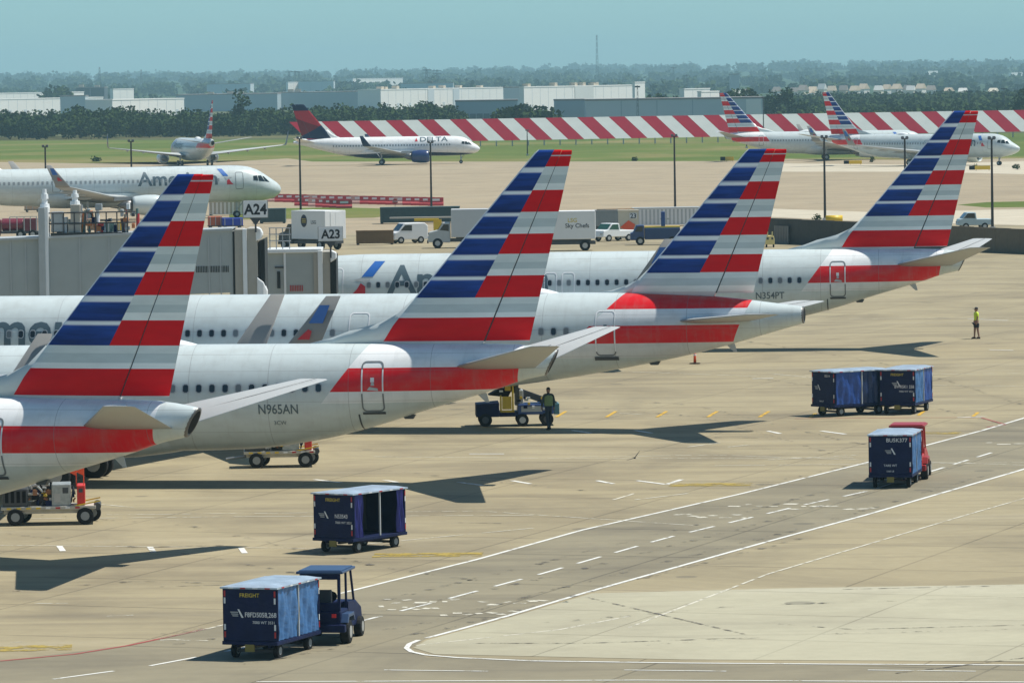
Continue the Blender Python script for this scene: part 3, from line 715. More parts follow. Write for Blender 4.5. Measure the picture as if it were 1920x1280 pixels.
stripe(up_line[1:], .15, P_white); stripe(lo_line, .16, P_white); stripe(loop_px(), .15, P_white, .017)
stripe([(640, 1112), (400, 1176), (300, 1197)], .12, P_faint)
def lerp2(a, b, t): return (a[0] + (b[0] - a[0]) * t, a[1] + (b[1] - a[1]) * t)
cl = [(100, 1273), (270, 1250), (420, 1222), (675, 1165), (860, 1117), (1010, 1077), (1250, 1008), (1500, 948), (1625, 921), (1900, 836)]
def dashes(line, on, off, wd, m):
    P = pxs(line); acc = [0]
    for i in range(len(P) - 1): acc.append(acc[-1] + (P[i + 1] - P[i]).length)
    s = 0
    while s + on < acc[-1]:
        mb = MB(); c = []
        for q in (s, s + on):
            i = max(k for k in range(len(acc)) if acc[k] <= q + 1e-6); i = min(i, len(P) - 2)
            c.append(P[i].lerp(P[i + 1], (q - acc[i]) / (acc[i + 1] - acc[i])))
        t = (c[1] - c[0]).normalized(); nn = Vector((-t.y, t.x, 0)) * wd / 2
        mb.quad(*[(p.x, p.y, zg(p.y) + .013) for p in (c[0] + nn, c[1] + nn, c[1] - nn, c[0] - nn)])
        tag(mb.build('painted_dash', m), kind='structure'); s += on + off
dashes(cl, 2.2, 1.4, .13, P_white)
for a, b in ((720, 915), (1170, 1362), (1627, 1830)): stripe([(a, 1256), (b, 1256 + (b - a) * .012)], .10, P_white, .017)
stripe([(480, 1278), (1200, 1275), (1990, 1279)], .12, P_white, .017)
for a in ((20, 1204, 45, 1203), (200, 1155, 250, 1153), (65, 1131, 128, 1131), (300, 1200, 345, 1198), (330, 1200, 390, 1201)):
    stripe([(a[0], a[1]), (a[2], a[3])], .12, P_faint)
# short fat dashes in front of the near tails, guide marks, faded bands
for x, y in ((114, 1028), (284, 1030), (455, 1032)): stripe([(x - 3, y - 5), (x + 4, y + 5)], .2, P_white)
for x0, y0, x1, y1 in ((1073, 807, 1108, 812), (1190, 807, 1222, 812), (1540, 808, 1585, 814), (1440, 808, 1463, 813), (1120, 901, 1150, 907), (1195, 901, 1248, 908), (1250, 908, 1278, 899), (720, 900, 745, 904), (860, 904, 905, 910), (880, 851, 945, 851),
                       (1795, 783, 1850, 781), (960, 901, 995, 907), (590, 899, 640, 905), (1855, 656, 1900, 657), (1815, 598, 1890, 601), (1410, 710, 1450, 709)):
    stripe([(x0, y0), (x1, y1)], .2, P_white)
for x0, y0, x1, y1 in ((1150, 937, 1190, 925), (1190, 937, 1290, 925), (1290, 838, 1350, 830), (1365, 838, 1425, 832), (160, 943, 250, 951), (1160, 775, 1215, 777), (1440, 862, 1610, 853), (1700, 1035, 1706, 1035)):
    stripe([(x0, y0), (x1, y1)], .12, P_faint)
for x in (1052, 1146, 1241, 1336, 1433): stripe([(x - 9, 782), (x + 9, 771)], .16, P_yellow)
for x, y in ((1523, 779), (1726, 775), (1828, 777)): stripe([(x - 4, y + 4), (x + 6, y - 4)], .16, P_yellow)
stripe([(1255, 909), (1410, 908)], 1.3, P_fyel); stripe([(1720, 812), (1800, 812)], 1.1, P_fyel); stripe([(700, 1041), (905, 1039)], 1.3, P_fyel); stripe([(-40, 1217), (135, 1213)], 1.4, P_fyel)
stripe([(0, 1239), (140, 1226), (240, 1210), (385, 1179)], .14, P_red); stripe([(1490, 785), (1700, 783), (1840, 783), (1885, 796), (1850, 801)], .12, P_red)
# faint guide lines over the tan concrete, joints on the pale slab, short dark lines around
for q in ([(0, 973), (500, 968), (1000, 966)], [(0, 1022), (600, 1028), (1000, 990)], [(200, 965), (900, 958), (1300, 985)], [(1180, 1176), (1440, 1076), (1830, 960), (1990, 915)], [(780, 1210), (1050, 1180), (1180, 1155)],
          [(1000, 690), (1400, 705), (1920, 700)], [(1440, 700), (1660, 722), (1920, 724)], [(1070, 857), (1340, 853), (1920, 872)], [(700, 856), (1100, 860), (1600, 858)], [(1590, 598), (1900, 596)], [(1340, 873), (1920, 867)]):
    stripe(q, .10, P_faint)
for q in ([(1100, 1120), (1250, 1155), (1400, 1190)], [(880, 1206), (1100, 1206), (1400, 1196)], [(1580, 1105), (1900, 1098)], [(1460, 1170), (1600, 1180), (1990, 1170)], [(1680, 1262), (1800, 1248), (1990, 1225)], [(860, 980), (940, 981)], [(1650, 858), (1730, 856)],
          [(1340, 820), (1500, 822)], [(200, 1028), (420, 1022)], [(300, 1100), (480, 1095)]):
    stripe(q, .11, P_dark, .020)
P_tyre = paint('tyre_mark', (.10, .09, .075), .60)
for q in ([(300, 1190), (700, 1130), (1000, 1060), (1400, 960), (1750, 868)], [(330, 1208), (760, 1140), (1060, 1075), (1450, 975), (1800, 872)], [(430, 1230), (800, 1168), (1100, 1090), (1500, 992), (1850, 890)], [(460, 1245), (830, 1180), (1130, 1103), (1540, 1000)],
          [(0, 960), (350, 985), (700, 1060), (900, 1090)], [(0, 1000), (300, 1030), (640, 1090)], [(1000, 740), (1300, 760), (1600, 830), (1750, 850)], [(1040, 760), (1320, 782), (1560, 850)], [(700, 880), (1100, 920), (1400, 915), (1700, 850)], [(1400, 640), (1700, 690), (1920, 760)], [(1350, 700), (1650, 740), (1900, 800)],
          [(0, 1110), (250, 1090), (500, 1095), (640, 1118)], [(1200, 1210), (1500, 1190), (1920, 1180)], [(1000, 1170), (1400, 1135), (1920, 1120)]):
    stripe(q, .28, P_tyre, .022)
# worn word markings on the road: rows of broken bars
rr = random.Random(4)
for cx, cy, wpx in ((790, 1127, 140), (900, 1150, 150), (960, 1130, 120), (1330, 968, 130), (1420, 948, 110), (1560, 952, 150), (1690, 826, 60), (760, 1140, 100), (1880, 832, 60)):
    x = cx - wpx / 2
    while x < cx + wpx / 2:
        l = rr.uniform(8, 26); yy = cy + rr.uniform(-4, 4)
        stripe([(x, yy), (x + l, yy + rr.uniform(-1.5, .5))], rr.uniform(.2, .45), P_faint); x += l + rr.uniform(2, 12)
# ------------------------------------------------------------------ the jets
loc, rz = place(B737, 362, 780, 171.0, rad(22.5), 38.0)
aircraft('jet with the nearest striped tail fin, cut off by the left picture edge', '737', B737, loc, rz, reg='N874NN', seed=3)
loc, rz = place(B737, 1035, 680, 199.8, rad(10), 38.0)
aircraft('silver jet marked N965AN, its striped tail second from the left', '737', B737, loc, rz, reg='N965AN', seed=5)
loc, rz = place(A321, 1507, 590, 225.0, rad(12), 44.5)
aircraft('silver jet whose long fuselage ends in a round grey tail cone, third striped tail', '321', A321, loc, rz, reg='N159AN', seed=8)
loc, rz = place(B737, 1806, 500, 282.0, rad(5.5), 38.0)
aircraft('silver jet marked N354PT, the farthest right of the four big striped tails', '737', B737, loc, rz, reg='N354PT', seed=9)
loc, rz = place(A321, 527, 350, 600.0, rad(-12), 0, flip=True)
aircraft('long white jet with grey title facing right behind the gate at left', '321', A321, loc, rz, side=1, detail=1, seed=2)
loc, rz = place(A220, 900, 275, 1000.0, rad(0), 0, flip=True)
T, hl = aircraft('white jet with dark blue and red tail and blue engine rolling right', '220', A220, loc, rz, side=1, livery='delta', detail=1)
wrap_text(hl, 'DELTA', 11.2, 4.25, .8, 1, T, M_title, bold=.02, name='title_lettering', length=5.2)
wrap_poly(hl, [[(12.2, 4.25), (11.6, 4.25), (11.9, 4.95)]], 1, T, 'emblem', mat('emblem_red', (.55, .015, .03), .4, var=0))
loc, rz = place(B737, 1350, 262, 978.0, rad(0), 38.9, flip=True)
aircraft('white jet with striped tail facing right, left of the far pair on the taxiway', '737', B737, loc, rz, side=1, detail=1)
loc, rz = place(B737, 1912, 275, 890.0, rad(36), 0, flip=True)
aircraft('white jet with striped tail facing right, nearer of the far pair on the taxiway', '737', B737, loc, rz, side=1, detail=1)
loc, rz = place(B737, 399, 270, 1000.0, rad(76), 38.0)
aircraft('grey jet seen from behind with thin red striped fin on the far grass edge', '737', B737, loc, rz, side=-1, detail=1)
# ================================================================== apron vehicles and equipment
def wheel(parent, x, y, r, w_, mrim=None, n=18, axis='x', name='wheel'):
    a = (w_ / 2, 0, 0) if axis == 'x' else (0, w_ / 2, 0); z = Vector((x, y, r)); d = Vector(a)
    o = MB().cyl(z - d, z + d, r, r, n).build(name, M_dark, parent, bevel=r * .12)
    MB().cyl(z - d * 1.06, z + d * 1.06, r * .52, r * .52, 12).build('rim', mrim or M_rim, o)
    return o
M_roofc = mat('cart_roof_pale', (.40, .48, .56), .35, .2, var=.5, vscale=1.6, bump=.4)
M_curt = mat('curtain_blue', (.022, .07, .28), .45, var=.3, vscale=1.6, bump=.6); M_curtl = mat('curtain_pale_blue', (.055, .16, .36), .45, var=.3, vscale=1.6, bump=.6)
M_curtv = mat('curtain_violet', (.03, .03, .22), .45, var=.35, vscale=2.2, bump=.5)
def curtain(x, y0, y1, z0, z1, m, parent, seed):
    rng = random.Random(seed); n = 22; rings = []
    for k in range(7):
        z = z0 + (z1 - z0) * k / 6; row = []
        for i in range(n + 1):
            y = y0 + (y1 - y0) * i / n
            d = .03 * math.sin(i * 1.35 + seed + .5 * math.sin(k * .8 + i * .3)) * (1.2 - .7 * k / 6) + .045 * math.sin(i * .45 + k * .9 + seed * 2) * math.sin(k * .52)
            row.append((x + d, y, z))
        rings.append(row)
    return MB().loft(rings, closed=False, cap0=False, cap1=False).build('curtain', m, parent, smooth=True)
def baggage_cart(label, P, th, curt=('c', 'c'), num=('', ''), head='', logo=(-.38, 1.2), wtext=None, open_=False, group='baggage carts on the apron', roof=M_roofc):
    """origin on the ground at the middle of the near end wall; +y runs forward"""
    T = thing('baggage_cart', label, 'baggage cart', P, -th, group); Wd, L = 1.56, 3.05; h0, h1 = .50, 1.97; a = Wd / 2
    dk = MB().box(-a - .03, a + .03, -.05, L + .05, h0 - .1, h0).box(-.5, -.42, .2, L - .2, h0 - .2, h0 - .1).box(.42, .5, .2, L - .2, h0 - .2, h0 - .1).build('deck', M_navy, T, bevel=.01)
    for y, nm in ((0, 'end_panel'), (L - .05, 'end_panel')):
        MB().box(-a, a, y, y + .05, h0 + .003, h1 - .05).build(nm, M_navy, T, bevel=.008)
    MB().box(-a - .06, a + .06, -.08, L + .08, h1 - .045, h1).loft([[(-a, -.04, h1), (a, -.04, h1), (a, L + .04, h1), (-a, L + .04, h1)], [(-a + .3, .1, h1 + .05), (a - .3, .1, h1 + .05), (a - .3, L - .1, h1 + .05), (-a + .3, L - .1, h1 + .05)]]).build('roof', roof, T)
    for k in range(5):   # coloured reflectors along the roof edge
        MB().box(a + .062, a + .07, .25 + k * .6, .42 + k * .6, h1 - .04, h1 - .005).build('reflector', M_red if k % 2 == 0 else M_text_w, T)
    for k in range(4): MB().box(-.6 + k * .36, -.45 + k * .36, -.092, -.084, h1 - .04, h1 - .008).build('reflector', M_text_w if k % 2 == 0 else M_red, T)
    for sx in (-1, 1):
        for y in (.03, L / 2, L - .08):
            MB().box(sx * a - .025, sx * a + .025, y, y + .05, h0 + .003, h1 - .05).build('post', M_navy if y != L / 2 else M_lgrey, T)
        for z, c in ((h0 + .1, M_red), (h0 + .3, M_text_w), (h1 - .45, M_text_w), (h1 - .26, M_red)):
            MB().box(sx * (a - .045) - .025, sx * (a - .045) + .025, -.008, -.003, z, z + .16).build('reflector', c, T)
            MB().box(sx * a + (.027 if sx > 0 else -.032), sx * a + (.032 if sx > 0 else -.027), L - .075, L - .035, z, z + .16).build('reflector', c, T)
    if open_:
        curtain(a, .1, .55, h0 + .02, h1 - .06, M_curtv, T, 3); curtain(a, L - .5, L - .12, h0 + .02, h1 - .06, M_curtv, T, 5)
        MB().box(-a, -a + .03, .06, L - .06, h0 + .003, h1 - .06).build('back_curtain', M_dgrey, T)
    else:
        cm = {'c': M_curt, 'l': M_curtl, 'v': M_curtv, 'd': mat('curtain_dark_blue', (.012, .03, .10), .5, var=.35, vscale=2.2, bump=.5)}
        curtain(a, .09, L / 2 - .02, h0 + .02, h1 - .06, cm[curt[0]], T, 7); curtain(a, L / 2 + .06, L - .1, h0 + .02, h1 - .06, cm[curt[1]], T, 9)
        MB().box(-a, -a + .03, .06, L - .06, h0 + .003, h1 - .06).build('back_curtain', M_curt, T)
    for x in (-.62, .62):
        for y in (.45, L - .45): wheel(T, x, y, .21, .14, M_grey)
    MB().box(-.64, .64, .41, .49, .16, .24).box(-.64, .64, L - .49, L - .41, .16, .24).box(-.06, .06, .3, L, .28, .36).build('axle', M_dgrey, T)
    MB().cyl((0, L - .3, .28), (0, L + .75, .3), .035, .035, 8).build('tow_bar', M_yellow, T)
    MB().box(-.13, .13, -.07, .0, .22, .42).build('hitch', mat('hitch_brass', (.25, .2, .05), .5, .3), T)
    yy = -.012
    if head: flat_text('lettering', head, .105, M_text_y, T, (0, yy, h1 - .27), None, .01)
    if num[0]: flat_text('lettering', num[0], .13, M_text_w, T, (.32, yy, 1.16), None, .012, sx=.85)
    if num[1]: flat_text('lettering', num[1], .075, M_text_w, T, (.40, yy, .98), None, .006)
    for t_, x_, z_, hgt in wtext or []: flat_text('lettering', t_, hgt, M_text_w, T, (x_, yy, z_), None, .008)
    lx, lz = logo
    MB().quad((lx + .02, yy, lz + .17), (lx + .07, yy, lz + .17), (lx + .2, yy, lz - .06), (lx + .14, yy, lz - .06)).build('emblem', M_text_w, T)
    for k in range(3): MB().quad((lx - .2 + k * .03, yy, lz + .1 - k * .05), (lx + .03, yy, lz + .1 - k * .05), (lx + .05, yy, lz + .075 - k * .05), (lx - .18 + k * .03, yy, lz + .075 - k * .05)).build('emblem', M_lgrey, T)
    return T
def fwd(P, th, d): return Vector((P.x + math.sin(th) * d, P.y + math.cos(th) * d, 0)) + Vector((0, 0, zg(P.y + math.cos(th) * d)))
P = G(470, 1236); c1 = baggage_cart('dark blue baggage cart lettered FREIGHT towed by the blue tractor, nearest cart', P, rad(20), ('l', 'l'), ('F8FD5058,268', '7000 WT 3531'), 'FREIGHT')
Q = fwd(P, rad(20), 3.4) + Vector((.62, 0, 0))
def tractor(label, P, th, mbody, mroof, L=3.0):
    T = thing('tow_tractor', label, 'tow tractor', P, -th, 'tow tractors')
    b = MB().prism([(0.0, .38), (0.0, .95), (1.05, .95), (1.05, .55), (1.6, .55), (1.75, 1.05), (2.1, 1.08), (2.85, .82), (2.98, .5), (2.9, .34)], 'x', -.58, .58).build('body', mbody, T, bevel=.04)
    MB().box(-.72, .72, -.12, .12, .36, .58).build('bumper', mbody, T, bevel=.03)
    for sx in (-1, 1):
        MB().prism([(.05, .62), (.2, .86), (.9, .86), (1.08, .6), (.98, .6), (.86, .76), (.26, .76), (.14, .6)], 'x', sx * .55, sx * .78).build('fender', mroof, T, bevel=.015)
        MB().box(sx * .53 - .04, sx * .53 + .04, .03, .11, .95, 1.98).build('post', mbody, T)
        MB().cyl((sx * .53, 1.02, .9), (sx * .53, .98, 1.98), .035, .035, 8).build('post', mbody, T)
        MB().cyl((sx * .53, 2.05, 1.05), (sx * .53, 1.62, 1.98), .035, .035, 8).build('post', mbody, T)
        MB().prism([(1.0, .55), (1.72, .55), (1.8, 1.08), (1.0, 1.12)], 'x', sx * .57 - .02, sx * .57 + .02).build('door', mbody, T)
        MB().box(sx * .42 - .06, sx * .42 + .06, -.145, -.122, .78, .88).build('tail_lamp', M_lens, T)
    MB().box(-.57, .57, .05, .1, .95, 1.18).build('rear_panel', mbody, T); MB().box(-.57, .57, .05, .1, 1.82, 1.98).build('rear_header', mbody, T)
    MB().box(-.66, .66, -.02, 1.72, 1.98, 2.05).box(-.6, .6, .06, 1.62, 2.05, 2.08).build('canopy', mroof, T, bevel=.02)
    MB().box(-.25, .25, .45, .95, .95, 1.08).box(-.25, .25, .38, .5, 1.05, 1.5).build('seat', M_dgrey, T, bevel=.03)
    MB().cyl((0, 1.68, 1.0), (0, 1.45, 1.22), .02, .02, 6).cyl((0, 1.44, 1.2), (0, 1.42, 1.22), .19, .19, 14).build('steering_wheel', M_black, T)
    for sx in (-1, 1):
        wheel(T, sx * .62, .55, .33, .26); wheel(T, sx * .6, 2.4, .29, .22)
        MB().cyl((sx * .38, 2.88, .78), (sx * .38, 2.95, .76), .09, .09, 10).build('headlamp', M_lgrey, T)
    return T
tractor('blue canopied tow tractor pulling the nearest FREIGHT cart', Q, rad(10), M_navy, mat('tractor_blue', (.035, .07, .15), .4))
P = G(626, 1037); baggage_cart('dark blue baggage cart N53543 standing alone with open black side', P, rad(33), num=('N53543', '7000 WT 3531'), head='FREIGHT', open_=True)
P = G(1544, 780); baggage_cart('left cart of the parked blue pair, with two drawn violet curtains', P, rad(54), ('c', 'd'), wtext=[('82514', .3, 1.72, .1), ('N4117', -.1, .62, .07)])
P = G(1683, 777); baggage_cart('right cart of the parked blue pair, with pale blue side curtain', P, rad(19), ('l', 'c'), ('BWR5K1 258', '7000 WT 3531'), 'FREIGHT', logo=(-.05, 1.3))
P = G(1670, 915); baggage_cart('blue baggage cart numbered BU5K377 towed by the red tractor on the road', P, rad(11), ('l', 'l'), wtext=[('BU5K377', .25, 1.7, .14), ('TARE WT', 0, .8, .08), ('1560 LB', 0, .6, .06)], logo=(.0, 1.3))
Q = fwd(P, rad(11), 3.4) + Vector((.2, 0, 0)); tractor('red canopied tow tractor on the service road at right', Q, rad(9), M_red, mat('tractor_red_roof', (.35, .03, .03), .4))
# ------------------------------------------------------------------ ground power carts under the tails
def power_cart(label, P, rz, flags=False, long_=3.0, seed=5):
    T = thing('air_start_cart', label, 'ground power cart', P, rz, 'ground power carts'); L = long_; rng = random.Random(seed)
    ch = mat('chassis_pale', (.46, .44, .38), .7, var=.3, vscale=4.)
    MB().box(-L / 2, L / 2, -.75, .75, .54, .66).build('chassis', ch, T, bevel=.02)
    for y in (-.6, .5): MB().box(-L / 2 + .1, L / 2 - .1, y, y + .1, .40, .537).build('frame_rail', ch, T)
    for y in (-.78, .74): MB().prism([(L / 2 - .75, .68), (L / 2 + .15, .84), (L / 2 + .15, .80), (L / 2 - .6, .66)], 'y', y, y + .04).build('skid_rail', M_yellow, T)
    MB().cyl((L / 2 + .05, -.7, .62), (L / 2 + .05, .7, .62), .13, .13, 12).build('hose_reel', M_dgrey, T)
    for k in range(8): MB().box(-L / 2 + .2 + k * .34, -L / 2 + .36 + k * .34, -.757, -.751, .57, .63).build('reflector', M_yellow if k < 4 else (M_red if k % 2 else M_text_w), T)
    MB().box(-L / 2 + .05, -L / 2 + .95, -.7, .7, .663, 1.3).build('engine_housing', M_dgrey, T, bevel=.05)
    for k in range(4): MB().box(-L / 2 + .15 + k * .2, -L / 2 + .27 + k * .2, -.712, -.702, .8, 1.2).build('grille', M_black, T)
    MB().box(-L / 2 + 1.0, .1, -.35, .6, .663, 1.15).build('engine_block', M_dgrey, T, bevel=.04)
    cols = [M_steel, M_wwhite, M_rim, M_dgrey, M_navy, mat('copper_brown', (.30, .14, .07), .5, .3), M_black, M_lgrey, M_yellow]
    for k in range(34):
        x = rng.uniform(-L / 2 + .98, .1); z = rng.uniform(.74, 1.32); y = rng.uniform(-.68, -.4); c = cols[rng.randrange(len(cols))]
        if k % 3: MB().cyl((x, y, z), (x + rng.uniform(-.25, .25), y + rng.uniform(-.08, .08), z + rng.uniform(-.2, .2)), rng.uniform(.02, .055), None, 7).build('pipe', c, T)
        else: a_, b_ = rng.uniform(.05, .14), rng.uniform(.04, .12); MB().box(x - a_, x + a_, y - .05, y + .05, z - b_, z + b_).build('valve_box', c, T, bevel=.01)
    MB().cyl((-L / 2 + 1.1, -.45, 1.38), (.05, -.5, 1.42), .07, .07, 10).build('exhaust_pipe', M_rim, T)
    MB().box(.12, .78, -.68, .6, .663, 1.42).build('cabinet', mat('cabinet_worn', (.38, .41, .40), .45, .4, var=.5, vscale=6.), T, bevel=.03)
    MB().box(.2, .42, -.687, -.682, .8, 1.1).build('cabinet_door', M_rim, T); MB().box(.5, .7, -.687, -.682, 1.1, 1.3).build('gauge_panel', M_dgrey, T)
    for k in range(8): MB().cyl((.8 + rng.uniform(0, .15), -.66, rng.uniform(.7, 1.3)), (.8 + rng.uniform(0, .18), -.6, rng.uniform(.7, 1.4)), .03, None, 6).build('hose', cols[k % 4 + 3], T)
    MB().box(1.0, 1.28, -.7, .5, .68, 1.36).build('control_box', mat('signal_red', (.62, .03, .02), .45, var=.3, vscale=5.), T, bevel=.02)
    MB().box(1.06, 1.2, -.708, -.702, 1.12, 1.26).build('control_panel', M_dgrey, T)
    MB().cyl((-L / 2 - .7, -.2, .35), (-L / 2 + .1, -.2, .45), .04, .04, 8).build('tow_bar', M_steel, T)
    for x in (-L / 2 + .5, L / 2 - .38):
        for y in (-.68, .68): wheel(T, x + (.25 if y > 0 else 0), y, .30, .2, M_grey, axis='y')
    if flags:
        for x in (.98, 1.24):
            f = MB().cyl((x, -.3, 1.3), (x, -.3, 1.98), .02, .02, 6).build('flag_pole', M_orange, T)
            MB().loft([[(x - .01, -.31, 1.68), (x - .01, -.29, 1.68), (x - .01, -.29, 1.98), (x - .01, -.31, 1.98)], [(x - .24, -.30, 1.80), (x - .24, -.28, 1.80), (x - .24, -.28, 1.84), (x - .24, -.30, 1.84)]]).build('flag', mat('flag_orange', (.95, .10, .02), .5), f)
    return T
P = G(92, 981); power_cart('power cart with red control box and two orange flags under the nearest tail', P, rad(4), True, 3.3)
P = G(524, 874); power_cart('power cart with red box below the second fuselage', P, rad(3), False, 2.8, 9)
# ------------------------------------------------------------------ belt loader by the second tail
P = G(968, 797); T = thing('belt_loader', 'blue belt loader with yellow cage behind the second tail', 'belt loader', P, rad(2))
MB().prism([(-1.75, .42), (-1.75, .98), (-.75, 1.05), (-.75, .42)], 'y', -.75, .75).box(-.75, .1, -.7, .7, .42, .62).build('body', M_navy, T, bevel=.03)
MB().box(.05, 1.6, -.72, .72, .5, .95).build('engine_cover', mat('loader_blue', (.03, .07, .22), .4), T, bevel=.04)
MB().box(.2, 1.1, -.727, -.722, .62, .86).build('panel', M_lgrey, T)
MB().loft([[(-1.35, -.42, 1.95), (-1.35, .42, 1.95), (-1.35, .42, 2.1), (-1.35, -.42, 2.1)], [(1.75, -.42, .75), (1.75, .42, .75), (1.75, .42, .9), (1.75, -.42, .9)]]).build('conveyor', mat('loader_blue', (.03, .07, .22), .4), T)
for y in (-.46, .43): MB().loft([[(-1.4, y, 1.92), (-1.4, y + .04, 1.92), (-1.4, y + .04, 2.18), (-1.4, y, 2.18)], [(1.78, y, .72), (1.78, y + .04, .72), (1.78, y + .04, .98), (1.78, y, .98)]]).build('side_rail', M_dgrey, T)
for x0, x1, z0, z1 in ((-.72, -.64, .62, 1.35), (-.2, -.12, .62, 1.9), (-.5, -.05, 1.75, 1.95), (-.72, -.1, .62, .7), (-.62, -.22, .75, 1.3), (-.5, -.25, 1.55, 2.05)): MB().box(x0, x1, -.85, -.75, z0, z1).build('cage_bar', M_yellow, T, bevel=.015)
MB().box(.12, .3, -.6, .4, .95, 1.55).build('seat', M_lgrey, T, bevel=.03); MB().box(-.05, .1, -.62, .5, .9, 1.9).build('frame_post', M_dgrey, T)
MB().box(1.62, 1.85, -.6, .6, .48, .95).build('rear_box', mat('teal_panel', (.08, .20, .24), .4), T, bevel=.02)
for x in (-1.35, .25, 1.3):
    for y in (-.66, .66): wheel(T, x, y, .29 if x != .25 else .27, .2, M_lgrey if x == .25 else M_dgrey, axis='y')
rng = random.Random(17)
for k in range(16):
    x = rng.uniform(-.7, 1.5); z = rng.uniform(.66, 1.25) if x > -.1 else rng.uniform(1.3, 1.9); MB().box(x - rng.uniform(.04, .12), x + .06, -.80, -.73, z - rng.uniform(.03, .08), z + .04).build('fitting', [M_lgrey, M_black, M_wwhite, M_navy, M_yellow][k % 5], T, bevel=.008)
MB().prism([(-1.2, 1.35), (-.15, 1.95), (-.05, 1.85), (-.35, 1.25)], 'y', -.55, .55).build('hood', M_black, T)
# ------------------------------------------------------------------ people
M_skin = mat('skin', (.28, .15, .10), .6, var=.05); M_hiv = mat('hi_vis_yellow', (.62, .80, .04), .6, var=.1); M_nav2 = mat('dark_uniform', (.018, .024, .035), .8, var=.15); M_olive = mat('work_jacket', (.035, .055, .05), .8, var=.2); M_vest = mat('safety_vest', (.20, .26, .09), .7, var=.2); M_hair = mat('dark_hair', (.012, .011, .012), .7)
def skin_body(name, joints, edges, m, parent, sub=1):
    me = bpy.data.meshes.new(name); me.from_pydata([j[:3] for j in joints], edges, []); o = put(name, me, parent); me.materials.append(m)
    mod = o.modifiers.new('skin', 'SKIN'); mod.use_smooth_shade = True
    for v, j in zip(me.skin_vertices[0].data, joints):
        r = j[3]; v.radius = (r, r * (j[4] if len(j) > 4 else 1))
    me.skin_vertices[0].data[0].use_root = True
    sb = o.modifiers.new('sub', 'SUBSURF'); sb.levels = sub; sb.render_levels = sub; return o
def hand(x, y, z, sx, parent):
    mb = MB()
    mb.box(x - .02, x + .02, y - .04, y + .04, z - .09, z)
    for k, l in enumerate((.065, .075, .07, .055)):
        yy = y - .03 + k * .02; mb.cyl((x, yy, z - .085), (x - sx * .01, yy - .006, z - .085 - l * .6), .010, .009, 6); mb.cyl((x - sx * .01, yy - .006, z - .085 - l * .6), (x - sx * .025, yy - .008, z - .085 - l), .009, .007, 6)
    mb.cyl((x, y - .04, z - .03), (x - sx * .02, y - .07, z - .085), .011, .008, 6)
    return mb
